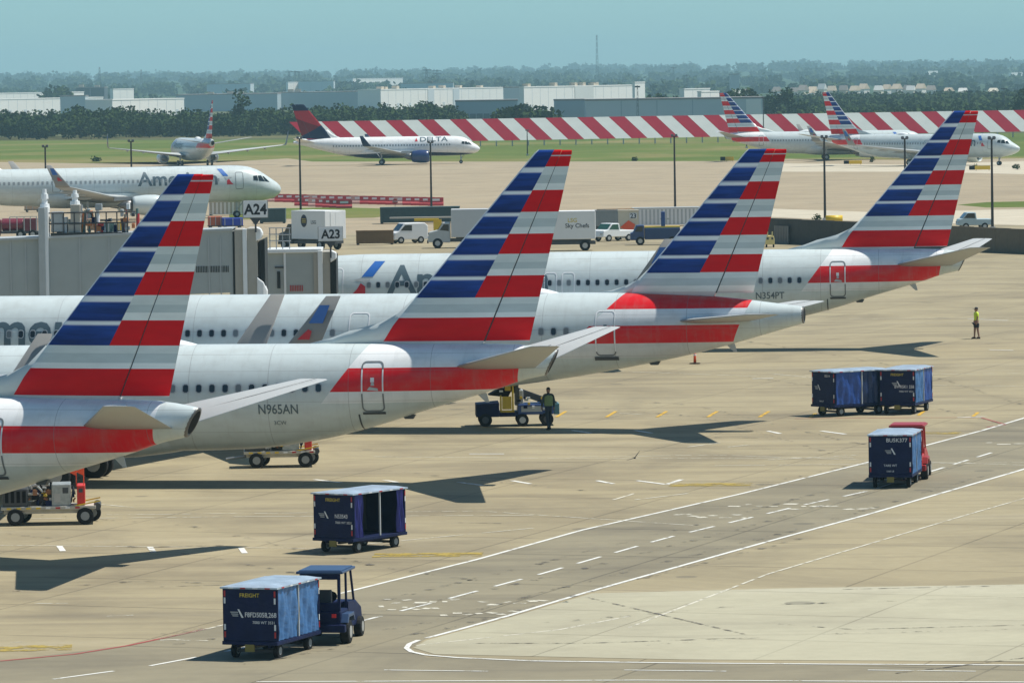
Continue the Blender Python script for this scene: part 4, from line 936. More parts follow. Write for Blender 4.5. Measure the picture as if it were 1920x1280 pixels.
def person(label, P, rz, shirt, legs, shorts, cap, stride=.16, jacket=False, h=1.78):
    T = thing('person', label, 'person', P, rz); k = h / 1.78
    hipz, sh = .93 * k, 1.46 * k; f = stride
    J = [(0, 0, hipz, .15, .85), (0, 0, 1.12 * k, .145, .8), (0, 0, 1.32 * k, .165, .75), (0, 0, sh, .12, .7), (0, .0, 1.54 * k, .055), (0, -.01, 1.6 * k, .06),
         (-.09, -f * .2, hipz - .06, .095), (-.1, -f * .6, .50 * k, .065), (-.1, f * .2 - f, .09, .045),
         (.09, f * .2, hipz - .06, .095), (.1, f * .4, .50 * k, .065), (.1, f * 1.1, .10, .045),
         (-.2, 0, sh - .02, .06), (-.25, .03, 1.17 * k, .047), (-.27, -.05, .93 * k, .034),
         (.2, 0, sh - .02, .06), (.25, -.02, 1.17 * k, .047), (.27, -.1, .95 * k, .034), (-.1, f * .2 - f - .15, .05, .042), (.1, f * 1.1 - .14, .06, .042)]
    E = [(0, 1), (1, 2), (2, 3), (3, 4), (4, 5), (0, 6), (6, 7), (7, 8), (8, 18), (0, 9), (9, 10), (10, 11), (11, 19), (3, 12), (12, 13), (13, 14), (3, 15), (15, 16), (16, 17)]
    skin_body('body', J, E, M_skin if shorts else legs, T)
    g = .012
    if shorts:
        skin_body('shorts', [(0, 0, hipz + .04, .165 + g, .85), (-.09, -f * .2, hipz - .1, .105), (-.1, -f * .5, .60 * k, .095), (.09, f * .2, hipz - .1, .105), (.1, f * .35, .60 * k, .095)], [(0, 1), (1, 2), (0, 3), (3, 4)], legs, T)
    skin_body('shirt', [(0, 0, hipz + .06, .165 + g, .82), (0, 0, 1.12 * k, .158 + g, .82), (0, 0, 1.32 * k, .175 + g, .77), (0, 0, sh + .01, .125, .75), (-.2, 0, sh - .015, .072), (-.25, .03, (1.17 if jacket else 1.25) * k, .062), (.2, 0, sh - .015, .072), (.25, -.02, (1.17 if jacket else 1.25) * k, .062)] + ([(-.27, -.05, .98 * k, .05), (.27, -.1, 1.0 * k, .05)] if jacket else []), [(0, 1), (1, 2), (2, 3), (3, 4), (4, 5), (3, 6), (6, 7)] + ([(5, 8), (7, 9)] if jacket else []), shirt, T)
    # head with face
    mb = MB(); n = 14; rings = []
    for zz, rx, ry, oy in ((1.545, .03, .035, -.02), (1.56, .055, .07, -.015), (1.60, .068, .088, -.01), (1.66, .076, .098, 0), (1.72, .074, .096, .005), (1.76, .055, .07, .005), (1.785, .02, .025, .005)):
        rings.append([(rx * math.sin(2 * math.pi * i / n), oy - ry * math.cos(2 * math.pi * i / n), zz * k) for i in range(n)])
    hd = mb.loft(rings).build('head', M_skin, T, smooth=True)
    MB().prism([(-.095, 1.66 * k), (-.125, 1.635 * k), (-.095, 1.63 * k)], 'x', -.013, .013).build('nose', M_skin, hd)
    for sx in (-1, 1):
        MB().cyl((sx * .03, -.088, 1.672 * k), (sx * .03, -.094, 1.672 * k), .011, .009, 8).build('eye', M_black, hd); MB().box(sx * .078 - .008, sx * .078 + .008, -.01, .03, 1.63 * k, 1.69 * k).build('ear', M_skin, hd)
    MB().box(-.025, .025, -.094, -.086, 1.594 * k, 1.602 * k).build('mouth', mat('lips', (.2, .07, .06), .6, var=0), hd)
    n = 14; cp = MB().loft([[((.082 + .004) * s_ * math.sin(2 * math.pi * i / n), .006 - .104 * s_ * math.cos(2 * math.pi * i / n), z_ * k) for i in range(n)] for z_, s_ in ((1.695, 1.0), (1.735, .98), (1.77, .78), (1.792, .3))])
    if cap: cp.box(-.06, .06, -.19, -.08, 1.697 * k, 1.71 * k)
    cp.build('cap' if cap else 'hair', M_nav2 if cap else M_hair, hd, smooth=False)
    hand(-.27, -.05, .94 * k, -1, T).build('hand', M_skin, T); hand(.27, -.1, .96 * k, 1, T).build('hand', M_skin, T)
    for x, y in ((-.1, f * .2 - f), (.1, f * 1.1)):
        MB().loft([[(x - .045, y + .06, .0), (x + .045, y + .06, .0), (x + .04, y + .05, .1), (x - .04, y + .05, .1)], [(x - .05, y - .1, .0), (x + .05, y - .1, .0), (x + .04, y - .08, .07), (x - .04, y - .08, .07)], [(x - .035, y - .2, .0), (x + .035, y - .2, .0), (x + .03, y - .19, .04), (x - .03, y - .19, .04)]]).build('shoe', M_black, T)
    return T
P = G(1831, 635); person('person in yellow hi-vis shirt, dark shorts and cap standing alone on the apron', P, rad(-75), M_hiv, M_nav2, True, True, .10, h=1.72)
P = G(1029, 805); T = person('person in dark work clothes and safety vest beside the blue belt loader', P, rad(200), M_olive, M_nav2, False, False, .2, True, h=1.8)
MB().loft([[(.2 * math.sin(a) * s_, .165 * math.cos(a) * s_, z_) for a in [2 * math.pi * i / 14 for i in range(14)]] for z_, s_ in ((1.02, .98), (1.2, .98), (1.36, 1.04), (1.47, .8))], cap0=False, cap1=False).build('safety_vest', M_vest, T, smooth=True)
# ------------------------------------------------------------------ bird and marker post
bw = W(1190, 858, 158); T = thing('bird', 'small dark bird flying low over the apron with raised wing', 'bird', bw, rad(-80))
MB().loft([[(x, r * math.sin(q), r * .8 * math.cos(q)) for q in [2 * math.pi * i / 8 for i in range(8)]] for x, r in ((-.13, .004), (-.08, .022), (0, .032), (.06, .026), (.1, .016), (.125, .004))]).build('body', M_hair, T, smooth=True)
for sd, el in ((1, rad(52)), (-1, rad(-16))):
    MB().loft([[(.05, 0, .0), (-.05, 0, .0), (-.05, 0, .008), (.05, 0, .008)], [(.05, sd * .12 * math.cos(el), .12 * math.sin(el) * 1), (-.06, sd * .12 * math.cos(el), .12 * math.sin(el)), (-.06, sd * .12 * math.cos(el), .12 * math.sin(el) + .006), (.05, sd * .12 * math.cos(el), .12 * math.sin(el) + .006)], [(.0, sd * .26 * math.cos(el), .26 * math.sin(el)), (-.03, sd * .26 * math.cos(el), .26 * math.sin(el)), (-.03, sd * .26 * math.cos(el), .26 * math.sin(el) + .003), (0, sd * .26 * math.cos(el), .26 * math.sin(el) + .003)]]).build('wing', mat('bird_wing', (.10, .09, .07), .8), T)
MB().quad((-.11, -.03, 0), (-.11, .03, 0), (-.2, .045, 0), (-.2, -.045, 0)).build('tail', M_hair, T)
P = G(1303, 682); T = thing('marker_post', 'orange marker post on a flat black foot under the third tail', 'marker post', P)
MB().loft([[(.28 * math.sin(q), .28 * math.cos(q), z) for q in [2 * math.pi * i / 8 for i in range(8)]] for z in (0, .05)]).build('foot', M_dark, T, bevel=.01)
MB().cyl((0, 0, .05), (0, 0, .62), .075, .06, 12).build('post', M_orange, T, smooth=True); MB().cyl((0, 0, .42), (0, 0, .5), .072, .07, 12).build('reflector', M_text_w, T)
# ================================================================== far background
def foliage_mat(name, c1, c2):
    m, t, p = nodes(name); c = ncoord(t); p.inputs['Roughness'].default_value = .9; p.inputs['Specular IOR Level'].default_value = .1
    n = nnoise(t, c, .22, 4, .6); f = nnoise(t, c, 1.6, 3)
    col = nramp(t, n, [(.32, c1), (.68, c2)])
    k = nmath(t, 'MULTIPLY_ADD', f, .8, .6); cc = t.nodes.new('ShaderNodeCombineXYZ')
    for i in range(3): t.links.new(k, cc.inputs[i])
    t.links.new(nmix(t, 1., col, cc.outputs[0], 'MULTIPLY'), p.inputs['Base Color']); return m
MF_tree = foliage_mat('tree_foliage', (.022, .045, .012), (.055, .085, .02))
MF_far = foliage_mat('far_foliage', (.03, .055, .018), (.055, .08, .03))
M_bark = mat('bark', (.05, .04, .03), .9)
def crown_geo(rng, cx, cy, z0, h, r, nleaf, leaf, V, F, lobes=7):
    """leaf sized faces through the volume of several overlapping clumps"""
    cl = []
    for _ in range(lobes):
        a = rng.uniform(0, 6.283); q = r * .55 * math.sqrt(rng.random())
        cl.append((cx + q * math.cos(a), cy + q * math.sin(a), z0 + h * rng.uniform(.22, .78), r * rng.uniform(.38, .62)))
    cl.append((cx, cy, z0 + h * .6, r * .6))
    for _ in range(nleaf):
        x, y, z, rr = cl[rng.randrange(len(cl))]
        u = rng.uniform(-1, 1); a = rng.uniform(0, 6.283); s = math.sqrt(1 - u * u); d = rr * rng.uniform(.55, 1.08)
        p = Vector((x + d * s * math.cos(a), y + d * s * math.sin(a), z + d * u * .85))
        n1 = Vector((rng.gauss(0, 1), rng.gauss(0, 1), rng.gauss(0, .6))).normalized(); n2 = n1.cross(Vector((rng.gauss(0, 1), rng.gauss(0, 1), rng.gauss(0, 1)))).normalized()
        k = leaf * rng.uniform(.6, 1.3); b = len(V)
        V += [tuple(p + n1 * k), tuple(p + n2 * k * .8), tuple(p - n1 * k), tuple(p - n2 * k * .8)]; F.append((b, b + 1, b + 2, b + 3))
def mesh_vf(name, V, F, m):
    me = bpy.data.meshes.new(name); me.from_pydata(V, [], F); me.materials.append(m); return me
def tree(label, px, D, h, r, seed, group=None, cat='tree', m=None, base=None, nleaf=520):
    p = W(px, 200, D); z = zg(D) if base is None else base
    rng = random.Random(seed); T = thing('tree', label, cat, (p.x, D, z), 0, group)
    MB().cyl((0, 0, -.2), (0, 0, h * .35), r * .08 + .1, r * .05 + .06, 7).cyl((0, 0, h * .3), (r * .3, .2, h * .6), r * .05 + .05, .04, 5).cyl((0, 0, h * .3), (-r * .3, -.2, h * .62), r * .05 + .05, .04, 5).build('trunk', M_bark, T)
    V, F = [], []; crown_geo(rng, 0, 0, h * .08, h * .92, r, nleaf, max(.28, r * .13), V, F)
    put('crown', mesh_vf('crown', V, F, m or MF_tree), T); return T
# dense wood behind the left taxiway: one dark mass
rng = random.Random(11); V, F = [], []
prof = [(-120, 196), (0, 196), (60, 204), (85, 207), (118, 197), (150, 193), (180, 192), (240, 192), (290, 202), (330, 206), (380, 202), (430, 207), (470, 199), (520, 196), (560, 198), (600, 194), (640, 189), (700, 192), (740, 188), (790, 184), (850, 186), (862, 196)]
for px in np.arange(-420, 866, 9.5):
    for row in range(4):
        D = 1560 + row * 26 + rng.uniform(-8, 8); s = FPX / D; x = px + rng.uniform(-6, 6)
        H = HOR - (x - 960) * math.tan(RHO); top = np.interp(x, [q[0] for q in prof], [q[1] for q in prof])
        z1 = HC - (top - H) / s + rng.uniform(-2.4, .9) - (3 - row) * .9; z1 = max(4., z1)
        p = W(x, 220, D); crown_geo(rng, p.x, D, -1.0, z1 + 1.0, rng.uniform(2.6, 4.4), 260, .5, V, F, 6)
o = put('wood', mesh_vf('wood', V, F, MF_tree)); tag(o, 'dense dark green wood behind the left taxiway', 'wood', kind='stuff')
# individual trees
ti = 0
for (lab, px, D, h, r) in (
    ('tall forked tree rising above the left wood', 452, 1600, 15.5, 3.6),
    ('bushy tree standing behind the wood roof line at far left', 105, 3000, 14., 12.),
    ('low dark thicket left of the grey office with dark window band', 960, 1420, 8.3, 6.),
    ('dark rounded thicket beside the low grey office', 1020, 1420, 7.6, 6.),
    ('small lone tree before the long white warehouse, left one', 1119, 1720, 9.2, 1.4), ('small lone tree before the long white warehouse, second', 1137, 1720, 8.2, 1.2), ('small lone tree before the long white warehouse, third', 1156, 1720, 8.8, 2.0),
    ('spreading tree at the right end of the long white warehouse', 1228, 1760, 10.4, 5.5), ('round tree right of the long white warehouse', 1260, 1760, 9.6, 4.5), ('low tree before the small white warehouse', 1300, 1760, 8.6, 2.6),
    ('tall dark tree below the grey tower block', 1372, 1640, 12.6, 4.5), ('tall dark tree just right of the grey tower block', 1412, 1640, 12.0, 4.6), ('pointed dark tree in the row by the houses', 1452, 1640, 12.6, 3.6), ('pointed dark tree at the right end of the dark row', 1478, 1640, 12.4, 3.8), ('dark tree behind the left far jet fin', 1432, 1640, 9.5, 4.4), ('dark low tree nearest the blue woods', 1502, 1640, 9.0, 3.6),
    ('small tree behind the striped fence, leftmost of five', 1645, 1480, 6.9, 2.4), ('small tree behind the striped fence, second of five', 1682, 1480, 6.2, 2.6), ('small tree behind the striped fence, third of five', 1715, 1480, 5.8, 2.3), ('small tree behind the striped fence, fourth of five', 1738, 1480, 6.9, 2.4),
    ('small tree behind the striped fence, rightmost of five', 1834, 1480, 6.2, 2.3), ('small tree beside the rightmost one behind the striped fence', 1862, 1480, 6.0, 2.0),
    ('dark tall tree at the right picture edge behind the fence', 1912, 1480, 12.0, 3.6), ('dark tree cut by the right picture edge', 1935, 1490, 12.5, 4.0),
    ('low green bush strip on the warehouse forecourt', 905, 1800, 8.6, 4.0), ('low green bush right of the forecourt strip', 985, 1800, 8.2, 4.5)):
    ti += 1; tree(lab, px, D, h, r, 100 + ti, 'trees beyond the airfield', nleaf=700 if r > 4 else 480)
# hills rising far behind, wooded
hp = MB(); nx = 40; ys = [3600, 4200, 5000, 6000, 7500, 9000, 11000, 12800]; hz = [-1.03, 0, 2, 5, 12, 18, 23, 24]
for j, y in enumerate(ys):
    for i in range(nx + 1):
        x = -2600 + 5200 * i / nx; hp.v.append((x, y, hz[j] + (0 if j == 0 else 1.6 * math.sin(x * .004 + j) + 1.2 * math.sin(x * .011 + 2 * j))))
for j in range(len(ys) - 1):
    for i in range(nx):
        a = j * (nx + 1) + i; hp.f.append((a, a + 1, a + nx + 2, a + nx + 1)); hp.m.append(0)
tag(hp.build('hills', MF_far), kind='structure')
def hill_z(x, y):
    j = max(0, min(len(ys) - 2, int(np.searchsorted(ys, y)) - 1)); t = (y - ys[j]) / (ys[j + 1] - ys[j])
    f = lambda k: hz[k] + (0 if k == 0 else 1.6 * math.sin(x * .004 + k) + 1.2 * math.sin(x * .011 + 2 * k))
    return f(j) * (1 - t) + f(j + 1) * t
rng = random.Random(23); V, F = [], []
for D0, D1, n, hmin, hmax in ((3700, 4200, 130, 5, 9), (4700, 5600, 260, 6, 10), (6300, 7600, 330, 7, 12), (8800, 9600, 260, 8, 13), (11000, 11800, 300, 9, 15)):
    for _ in range(n):
        D = rng.uniform(D0, D1); px = rng.uniform(-150, 2070); p = W(px, 150, D); h = rng.uniform(hmin, hmax)
        crown_geo(rng, p.x, D, hill_z(p.x, D) - 1.5, h + 1.5, h * rng.uniform(.8, 1.6), 75, 1.5 + D * .00022, V, F, 5)
o = put('hill_wood', mesh_vf('hill_wood', V, F, MF_far)); tag(o, 'far bluish wooded ridges along the horizon', 'wood', kind='stuff')
rng = random.Random(31); V, F = [], []      # low bluish wood at right before the houses
for px in np.arange(1470, 2040, 8):
    for k in range(7):
        D = 1640 + 130 * k + rng.uniform(-40, 40); p = W(px + rng.uniform(-5, 5), 190, D); crown_geo(rng, p.x, D, -1.2, 4.2 + .55 * k + rng.uniform(-.5, .5), rng.uniform(3, 5), 90, .8, V, F, 5)
o = put('low_wood', mesh_vf('low_wood', V, F, MF_tree)); tag(o, 'low dark wood behind the striped fence at right', 'wood', kind='stuff')
# ------------------------------------------------------------------ warehouses
M_wallw = mat('warehouse_white', (.86, .83, .77), .6, var=.05, vscale=.05); M_wallg = mat('warehouse_grey', (.58, .62, .63), .6, var=.06, vscale=.05)
M_wallb = mat('warehouse_blue', (.40, .47, .50), .6, var=.05, vscale=.05); M_roofd = mat('roof_membrane', (.30, .27, .25), .8, var=.1, vscale=.05); M_wallt = mat('warehouse_tan', (.52, .44, .33), .6, var=.06, vscale=.05)
M_walld = mat('warehouse_slate', (.07, .085, .10), .6, var=.06, vscale=.05); M_band = mat('window_band_glass', (.14, .19, .21), .3, var=0)
def warehouse(label, x0, x1, ytop, D, wall, depth=60, ends=None, parapet=.5, bays=0, turn=None, band=None, units=0, seed=1, e=None):
    """turn: the long front is swung towards the right (sun side); e: part of the pixel width taken by the near end wall"""
    lit = wall in (M_wallw, M_wallt); ph = rad(66) if (turn is None and lit) else (turn or 0.)
    H = HOR - ((x0 + x1) / 2 - 960) * math.tan(RHO); s = FPX / D; h = HC - (ytop - H) / s; zb = zg(D) if D < 3600 else hill_z(W((x0 + x1) / 2, 200, D).x, D)
    rng = random.Random(seed); hh = h - zb
    if ph: xe = x0 + (x1 - x0) * (.12 if e is None else e); L = (x1 - xe) / s / math.cos(ph); depth = (xe - x0) / s / math.sin(ph) + .5
    else: xe = x0; L = (x1 - x0) / s
    T = thing('warehouse', label, 'building', (W(xe, 200, D).x, D, zb), ph)
    MB().box(0, L, 0, depth, -.5, hh).build('wall', wall, T)
    r = MB().box(-.15, L + .15, -.15, depth + .15, hh, hh + parapet).build('roof', M_roofd if wall is not M_wallw else M_wallw, T)
    for k in range(units):
        u = rng.uniform(.05, .95) * L; dd = min(3., depth * .3); MB().box(u - 1.6, u + 1.6, dd, dd + 3, hh + parapet, hh + parapet + rng.uniform(1., 1.8)).build('roof_unit', M_wallt, r)
    for (u0, u1, m) in ends or []:
        MB().box(L * u0, L * u1, -.25, -.02, 0, hh - .2).build('panel', m, T)
    if band:
        z0, z1, n = band
        for k in range(n): MB().box(L * (k + .06) / n, L * (k + .94) / n, -.12, .1, z0, z1).build('window', M_band, T)
    if lit and not bays: bays = max(2, int(L / 14))
    for k in range(1, int(L / 9)): MB().box(L * k / int(L / 9) - .12, L * k / int(L / 9) + .12, -.06, -.005, 0, hh - .1).build('pilaster', M_wallg if lit else M_wallb, T)
    for k in range(bays):
        u = L * (k + .5) / bays; MB().box(u - 1.3, u + 1.3, -.1, .1, .2, 3.2).build('dock_door', M_wallg, T)
    return T
warehouse('long cream warehouse at far left above the wood, upper one', -60, 92, 176, 3300, M_wallw, bays=8, seed=2)
warehouse('pale low warehouse right of the far left trees', 100, 150, 174, 3250, M_wallw, seed=3)
warehouse('wide pale building directly above the left wood', -80, 158, 187, 2700, M_wallw, depth=50, seed=4)
warehouse('light grey shed above the left wood', 113, 160, 181, 2650, M_wallg, depth=20)
warehouse('dark slate building behind the left wood', 143, 196, 165, 3500, M_walld, depth=30, units=2)
warehouse('cream block right of the dark slate building', 208, 246, 168, 3450, M_wallw, depth=30)
warehouse('white wedge of warehouse ending above the rear view jet', 160, 329, 188, 2500, M_wallw, seed=6, e=.3)
warehouse('wide blue grey warehouse behind the thin fin', 330, 520, 178, 2900, M_wallb, depth=80, units=3, seed=7)
warehouse('pale far block behind the blue grey warehouse, left', 388, 470, 158, 4300, M_wallg, depth=60)
warehouse('pale far block behind the tall forked tree', 538, 560, 155, 4600, M_wallw, depth=30); warehouse('pale far block right of centre left', 560, 626, 153, 4600, M_wallg, depth=40)
warehouse('blue grey warehouse above the dark red fin', 520, 672, 174, 2950, M_wallb, depth=70, units=2, seed=8)
warehouse('thin pale roofed warehouse far behind, centre left', 650, 752, 148, 5200, M_wallw, depth=60)
warehouse('white warehouse with three bays above the wood at centre', 672, 944, 168, 2850, M_wallw, depth=70, ends=[(.37, .42, M_wallg), (.575, .625, M_wallg)], units=7, seed=9, e=.155)
warehouse('small pale office behind the centre white warehouse', 752, 850, 157, 3900, M_wallg, depth=40, units=2, seed=10)
warehouse('long pale grey building at centre beyond the warehouse', 944, 976, 165, 2900, M_wallg, depth=30)
warehouse('long white warehouse with rooftop blocks right of centre', 976, 1200, 163, 2500, M_wallw, depth=80, ends=[(.45, .62, mat('warehouse_pale', (.66, .66, .62), .6, var=.05, vscale=.05))], units=6, seed=12, e=.03)
warehouse('bright white stair block at the end of the long white warehouse', 1188, 1211, 155.5, 2480, M_wallw, depth=20)
warehouse('small white warehouse left of the far striped fins', 1276, 1336, 168, 2400, M_wallw, depth=30); warehouse('lower white annex by the far striped fins', 1310, 1352, 173, 2300, M_wallw, depth=20)
warehouse('low blue grey office behind the striped fence at centre', 854, 970, 190.5, 1640, M_wallb, depth=25, band=(3.4, 5.0, 9))
warehouse('blue grey wing between thicket and long grey office', 1040, 1098, 189, 1600, M_wallb, depth=25, band=(2.0, 3.2, 5))
warehouse('long grey office with dark window band behind the striped fence', 1098, 1432, 187, 1560, M_wallg, depth=30, band=(2.4, 3.9, 8), ends=[(.90, .985, M_wallw)])
warehouse('grey tower block above the dark trees', 1370, 1387, 140, 3500, M_wallb, depth=14)
warehouse('pale long roof on the ridge at right edge', 1893, 1925, 137, 6000, M_wallw, depth=30); warehouse('pale villa on the ridge at right', 1785, 1797, 141, 5600, M_wallw, depth=14)
warehouse('flat white school roof on the far ridge', 1738, 1763, 134, 6400, M_wallw, depth=20)
# ------------------------------------------------------------------ houses on the slope
M_shing = mat('house_roof', (.33, .29, .25), .8, var=.1)
HW = [mat('house_cream', (.78, .70, .54), .7), mat('house_white', (.80, .77, .70), .7), mat('house_tan', (.62, .50, .36), .7)]
rng = random.Random(5); words = ['cream', 'white', 'tan']
def house(px, ytop, D, w_, c, lab):
    H = HOR - (px - 960) * math.tan(RHO); zt = HC - (ytop - H) / (FPX / D); p = W(px, 160, D); zb = zg(D) if D < 3600 else hill_z(p.x, D)
    hh = max(4., zt - zb); T = thing('house', lab, 'house', (p.x, D, zb), rng.uniform(.85, 1.2), 'houses on the slope')
    e = hh * .7; MB().box(-w_ / 2, w_ / 2, 0, 4, -.5, e).build('wall', HW[c], T)
    MB().prism([(-w_ / 2 - .25, e), (w_ / 2 + .25, e), (0, hh)], 'y', -.3, 4.3).build('roof', M_shing if rng.random() < .25 else HW[(c + 1) % 3], T)
    for k in (-.25, .25): MB().box(w_ * k - .6, w_ * k + .6, -.06, .05, e * .35, e * .7).build('window', M_band, T)
hs = [(1386, 167, 0), (1413, 167, 1), (1462, 164, 1), (1497, 162, 1), (1511, 161, 0), (1521, 165, 1), (1532, 160, 1), (1548, 158.5, 0), (1569, 160, 1), (1589, 160, 2), (1607, 159, 1), (1628, 159, 1), (1651, 158, 0), (1671, 157, 1), (1690, 158, 1), (1707, 160, 1), (1713, 158, 0), (1733, 158, 1), (1755, 158, 1), (1783, 162, 1), (1814, 163, 0), (1866, 165, 2)]
for i, (px, y, c) in enumerate(hs):
    ordn = ['first', 'second', 'third', 'fourth', 'fifth', 'sixth', 'seventh', 'eighth', 'ninth', 'tenth', 'eleventh', 'twelfth', 'thirteenth', 'fourteenth', 'fifteenth', 'sixteenth', 'seventeenth', 'eighteenth', 'nineteenth', 'twentieth', 'twenty-first', 'twenty-second'][i]
    house(px + rng.uniform(-3, 3), y + rng.uniform(-2.2, 2.8), 2950 + rng.uniform(-60, 60), rng.uniform(2.8, 5.6), c, '%s gabled house far right, %s from the left in the row' % (words[c], ordn))
# masts and pylons on the skyline
def mast(label, px, ytop, D, w_, arms=0):
    H = HOR - (px - 960) * math.tan(RHO); zt = HC - (ytop - H) / (FPX / D); p = W(px, 150, D); zb = zg(D) if D < 3600 else hill_z(p.x, D)
    T = thing('mast', label, 'mast', (p.x, D, zb), 0, 'masts on the skyline'); hgt = zt - zb; mb = MB()
    for a, b in ((-1, -1), (1, -1), (1, 1), (-1, 1)): mb.cyl((a * w_, b * w_, 0), (a * w_ * .3, b * w_ * .3, hgt), w_ * .16, w_ * .1, 5)
    for k in range(8):
        z0 = hgt * k / 8; z1 = hgt * (k + 1) / 8; f0 = w_ * (1 - .7 * k / 8); f1 = w_ * (1 - .7 * (k + 1) / 8)
        mb.cyl((-f0, -f0, z0), (f1, -f1, z1), w_ * .08, w_ * .08, 4); mb.cyl((f0, -f0, z0), (-f1, -f1, z1), w_ * .08, w_ * .08, 4)
    mb.build('lattice', M_dgrey, T)
    for k in range(arms): MB().box(-w_ * 2.2, w_ * 2.2, -.2, .2, hgt * (.95 - .12 * k), hgt * (.96 - .12 * k) + .3).build('cross_arm', M_dgrey, T)
    return T
for lab, px, yt, D, w_, ar in (('very tall thin radio mast right of centre on the skyline', 1120, 66, 5600, 1.5, 0), ('thin radio mast left of the skyline', 187, 126, 5600, 1.6, 0), ('shorter thin mast second from the left on the skyline', 265, 131, 5600, 1.6, 0),
                               ('power pylon pair on the skyline, left one', 800, 130, 4300, 1.6, 2), ('power pylon pair on the skyline, right one', 820, 131, 4300, 1.6, 2), ('water tower like mast, left of three near centre left', 542, 134, 5200, 1.8, 1), ('mast in the middle of three near centre left', 553, 133, 5200, 1.8, 1), ('mast right of three near centre left', 561, 134, 5200, 1.8, 1),
                               ('slim pole above the long grey office', 1195, 160, 1540, .35, 1), ('slim pylon at right above the low wood', 1816, 170, 1900, .5, 1), ('slim pylon at far right above the low wood', 1882, 165, 1900, .5, 1), ('thin pole on the skyline right of the long white warehouse', 1263, 126, 5000, 1.3, 1), ('thin pole left of the grey tower block', 1288, 140, 3600, .8, 1)):
    mast(lab, px, yt, D, w_, ar)
# ------------------------------------------------------------------ striped blast fence
M_fr = mat('fence_red', (.34, .010, .03), .9, spec=.02, var=.15, vscale=.4); M_fw = mat('fence_white', (.60, .62, .585), .9, spec=.02, var=.12, vscale=.4)
A = G(600, 280); B = G(2300, 250.5)
A = Vector((A.x, A.y, zg(A.y))); d = (B - A); d.z = 0; Lf = d.length; d.normalize()
T = thing('blast_fence', 'long red and white striped blast fence across the field', 'fence', A, math.atan2(d.y, d.x))
npan = int(Lf / 3.75); wd = Lf / npan; z0, z1, sl = 1.3, 6.4, 4.8
pm = {}
for c, m in ((0, M_fr), (1, M_fw)):
    pm[c] = MB().loft([[(-wd / 2 + .02, -.06, 0), (wd / 2 - .02, -.06, 0), (wd / 2 - .02, .06, 0), (-wd / 2 + .02, .06, 0)], [(-wd / 2 + .02 - sl, 2.9, z1 - z0), (wd / 2 - .02 - sl, 2.9, z1 - z0), (wd / 2 - .02 - sl, 3.04, z1 - z0), (-wd / 2 + .02 - sl, 3.04, z1 - z0)]]).mesh('panel', m)
pst = MB().cyl((0, .35, -1.3), (0, .35, .4), .16, .16, 6).mesh('post', M_steel)
for i in range(npan + 1):
    put('panel', pm[i % 2], T, (i * wd, 0, z0))
    put('post', pst, T, (i * wd, 0, z0))
# ------------------------------------------------------------------ haze
hb = MB().box(-2700, 2700, -250, 13200, -5.0, 95).build('haze', None); tag(hb, 'thin bluish summer haze over the whole airfield', 'haze', kind='stuff')
m = bpy.data.materials.new('haze'); m.use_nodes = True; t = m.node_tree; t.nodes.clear()
v = t.nodes.new('ShaderNodeVolumePrincipled'); v.inputs['Color'].default_value = (.57, .92, 1.0, 1); v.inputs['Density'].default_value = .000108; v.inputs['Anisotropy'].default_value = 0.
oo = t.nodes.new('ShaderNodeOutputMaterial'); t.links.new(v.outputs[0], oo.inputs['Volume']); hb.data.materials.clear(); hb.data.materials.append(m)
# ================================================================== gate and middle distance
M_brg = mat('bridge_grey', (.40, .43, .415), .6, var=.1, vscale=1.5); M_brgt = mat('bridge_beige', (.42, .39, .33), .6, var=.1); M_bell = mat('bellows_dark', (.03, .036, .036), .8); M_signw = mat('sign_white', (.80, .80, .79), .5, var=.03)
def wx(px, D): return W(px, 500, D).x
def wz(px, py, D): return W(px, py, D).z
def sign(label, x0, x1, y0, y1, D, txt, ypost):
    w_ = wx(x1, D) - wx(x0, D); zt, zb = wz(x0, y0, D), wz(x0, y1, D); zp = wz(x0, ypost, D); h = zt - zb
    T = thing('gate_sign', label, 'sign', ((wx(x0, D) + wx(x1, D)) / 2, D, zp), 0); o = zb - zp
    MB().box(-w_ / 2, w_ / 2, 0, .12, o, o + h).build('board', M_signw, T, bevel=.01); MB().box(-w_ / 2 - .03, w_ / 2 + .03, .02, .14, o - .03, o + h + .03).build('frame', M_grey, T)
    MB().loft([[(-.3, .03, o), (.3, .03, o), (.3, .1, o), (-.3, .1, o)], [(-.05, .03, o - .35), (.05, .03, o - .35), (.05, .1, o - .35), (-.05, .1, o - .35)]]).build('bracket', M_dgrey, T)
    MB().box(-.045, .045, .03, .1, 0, o - .35).build('post', M_dgrey, T)
    flat_text('lettering', txt, h * .62, M_text_k, T, (0, -.006, o + h * .19), None, .03, sx=.92)
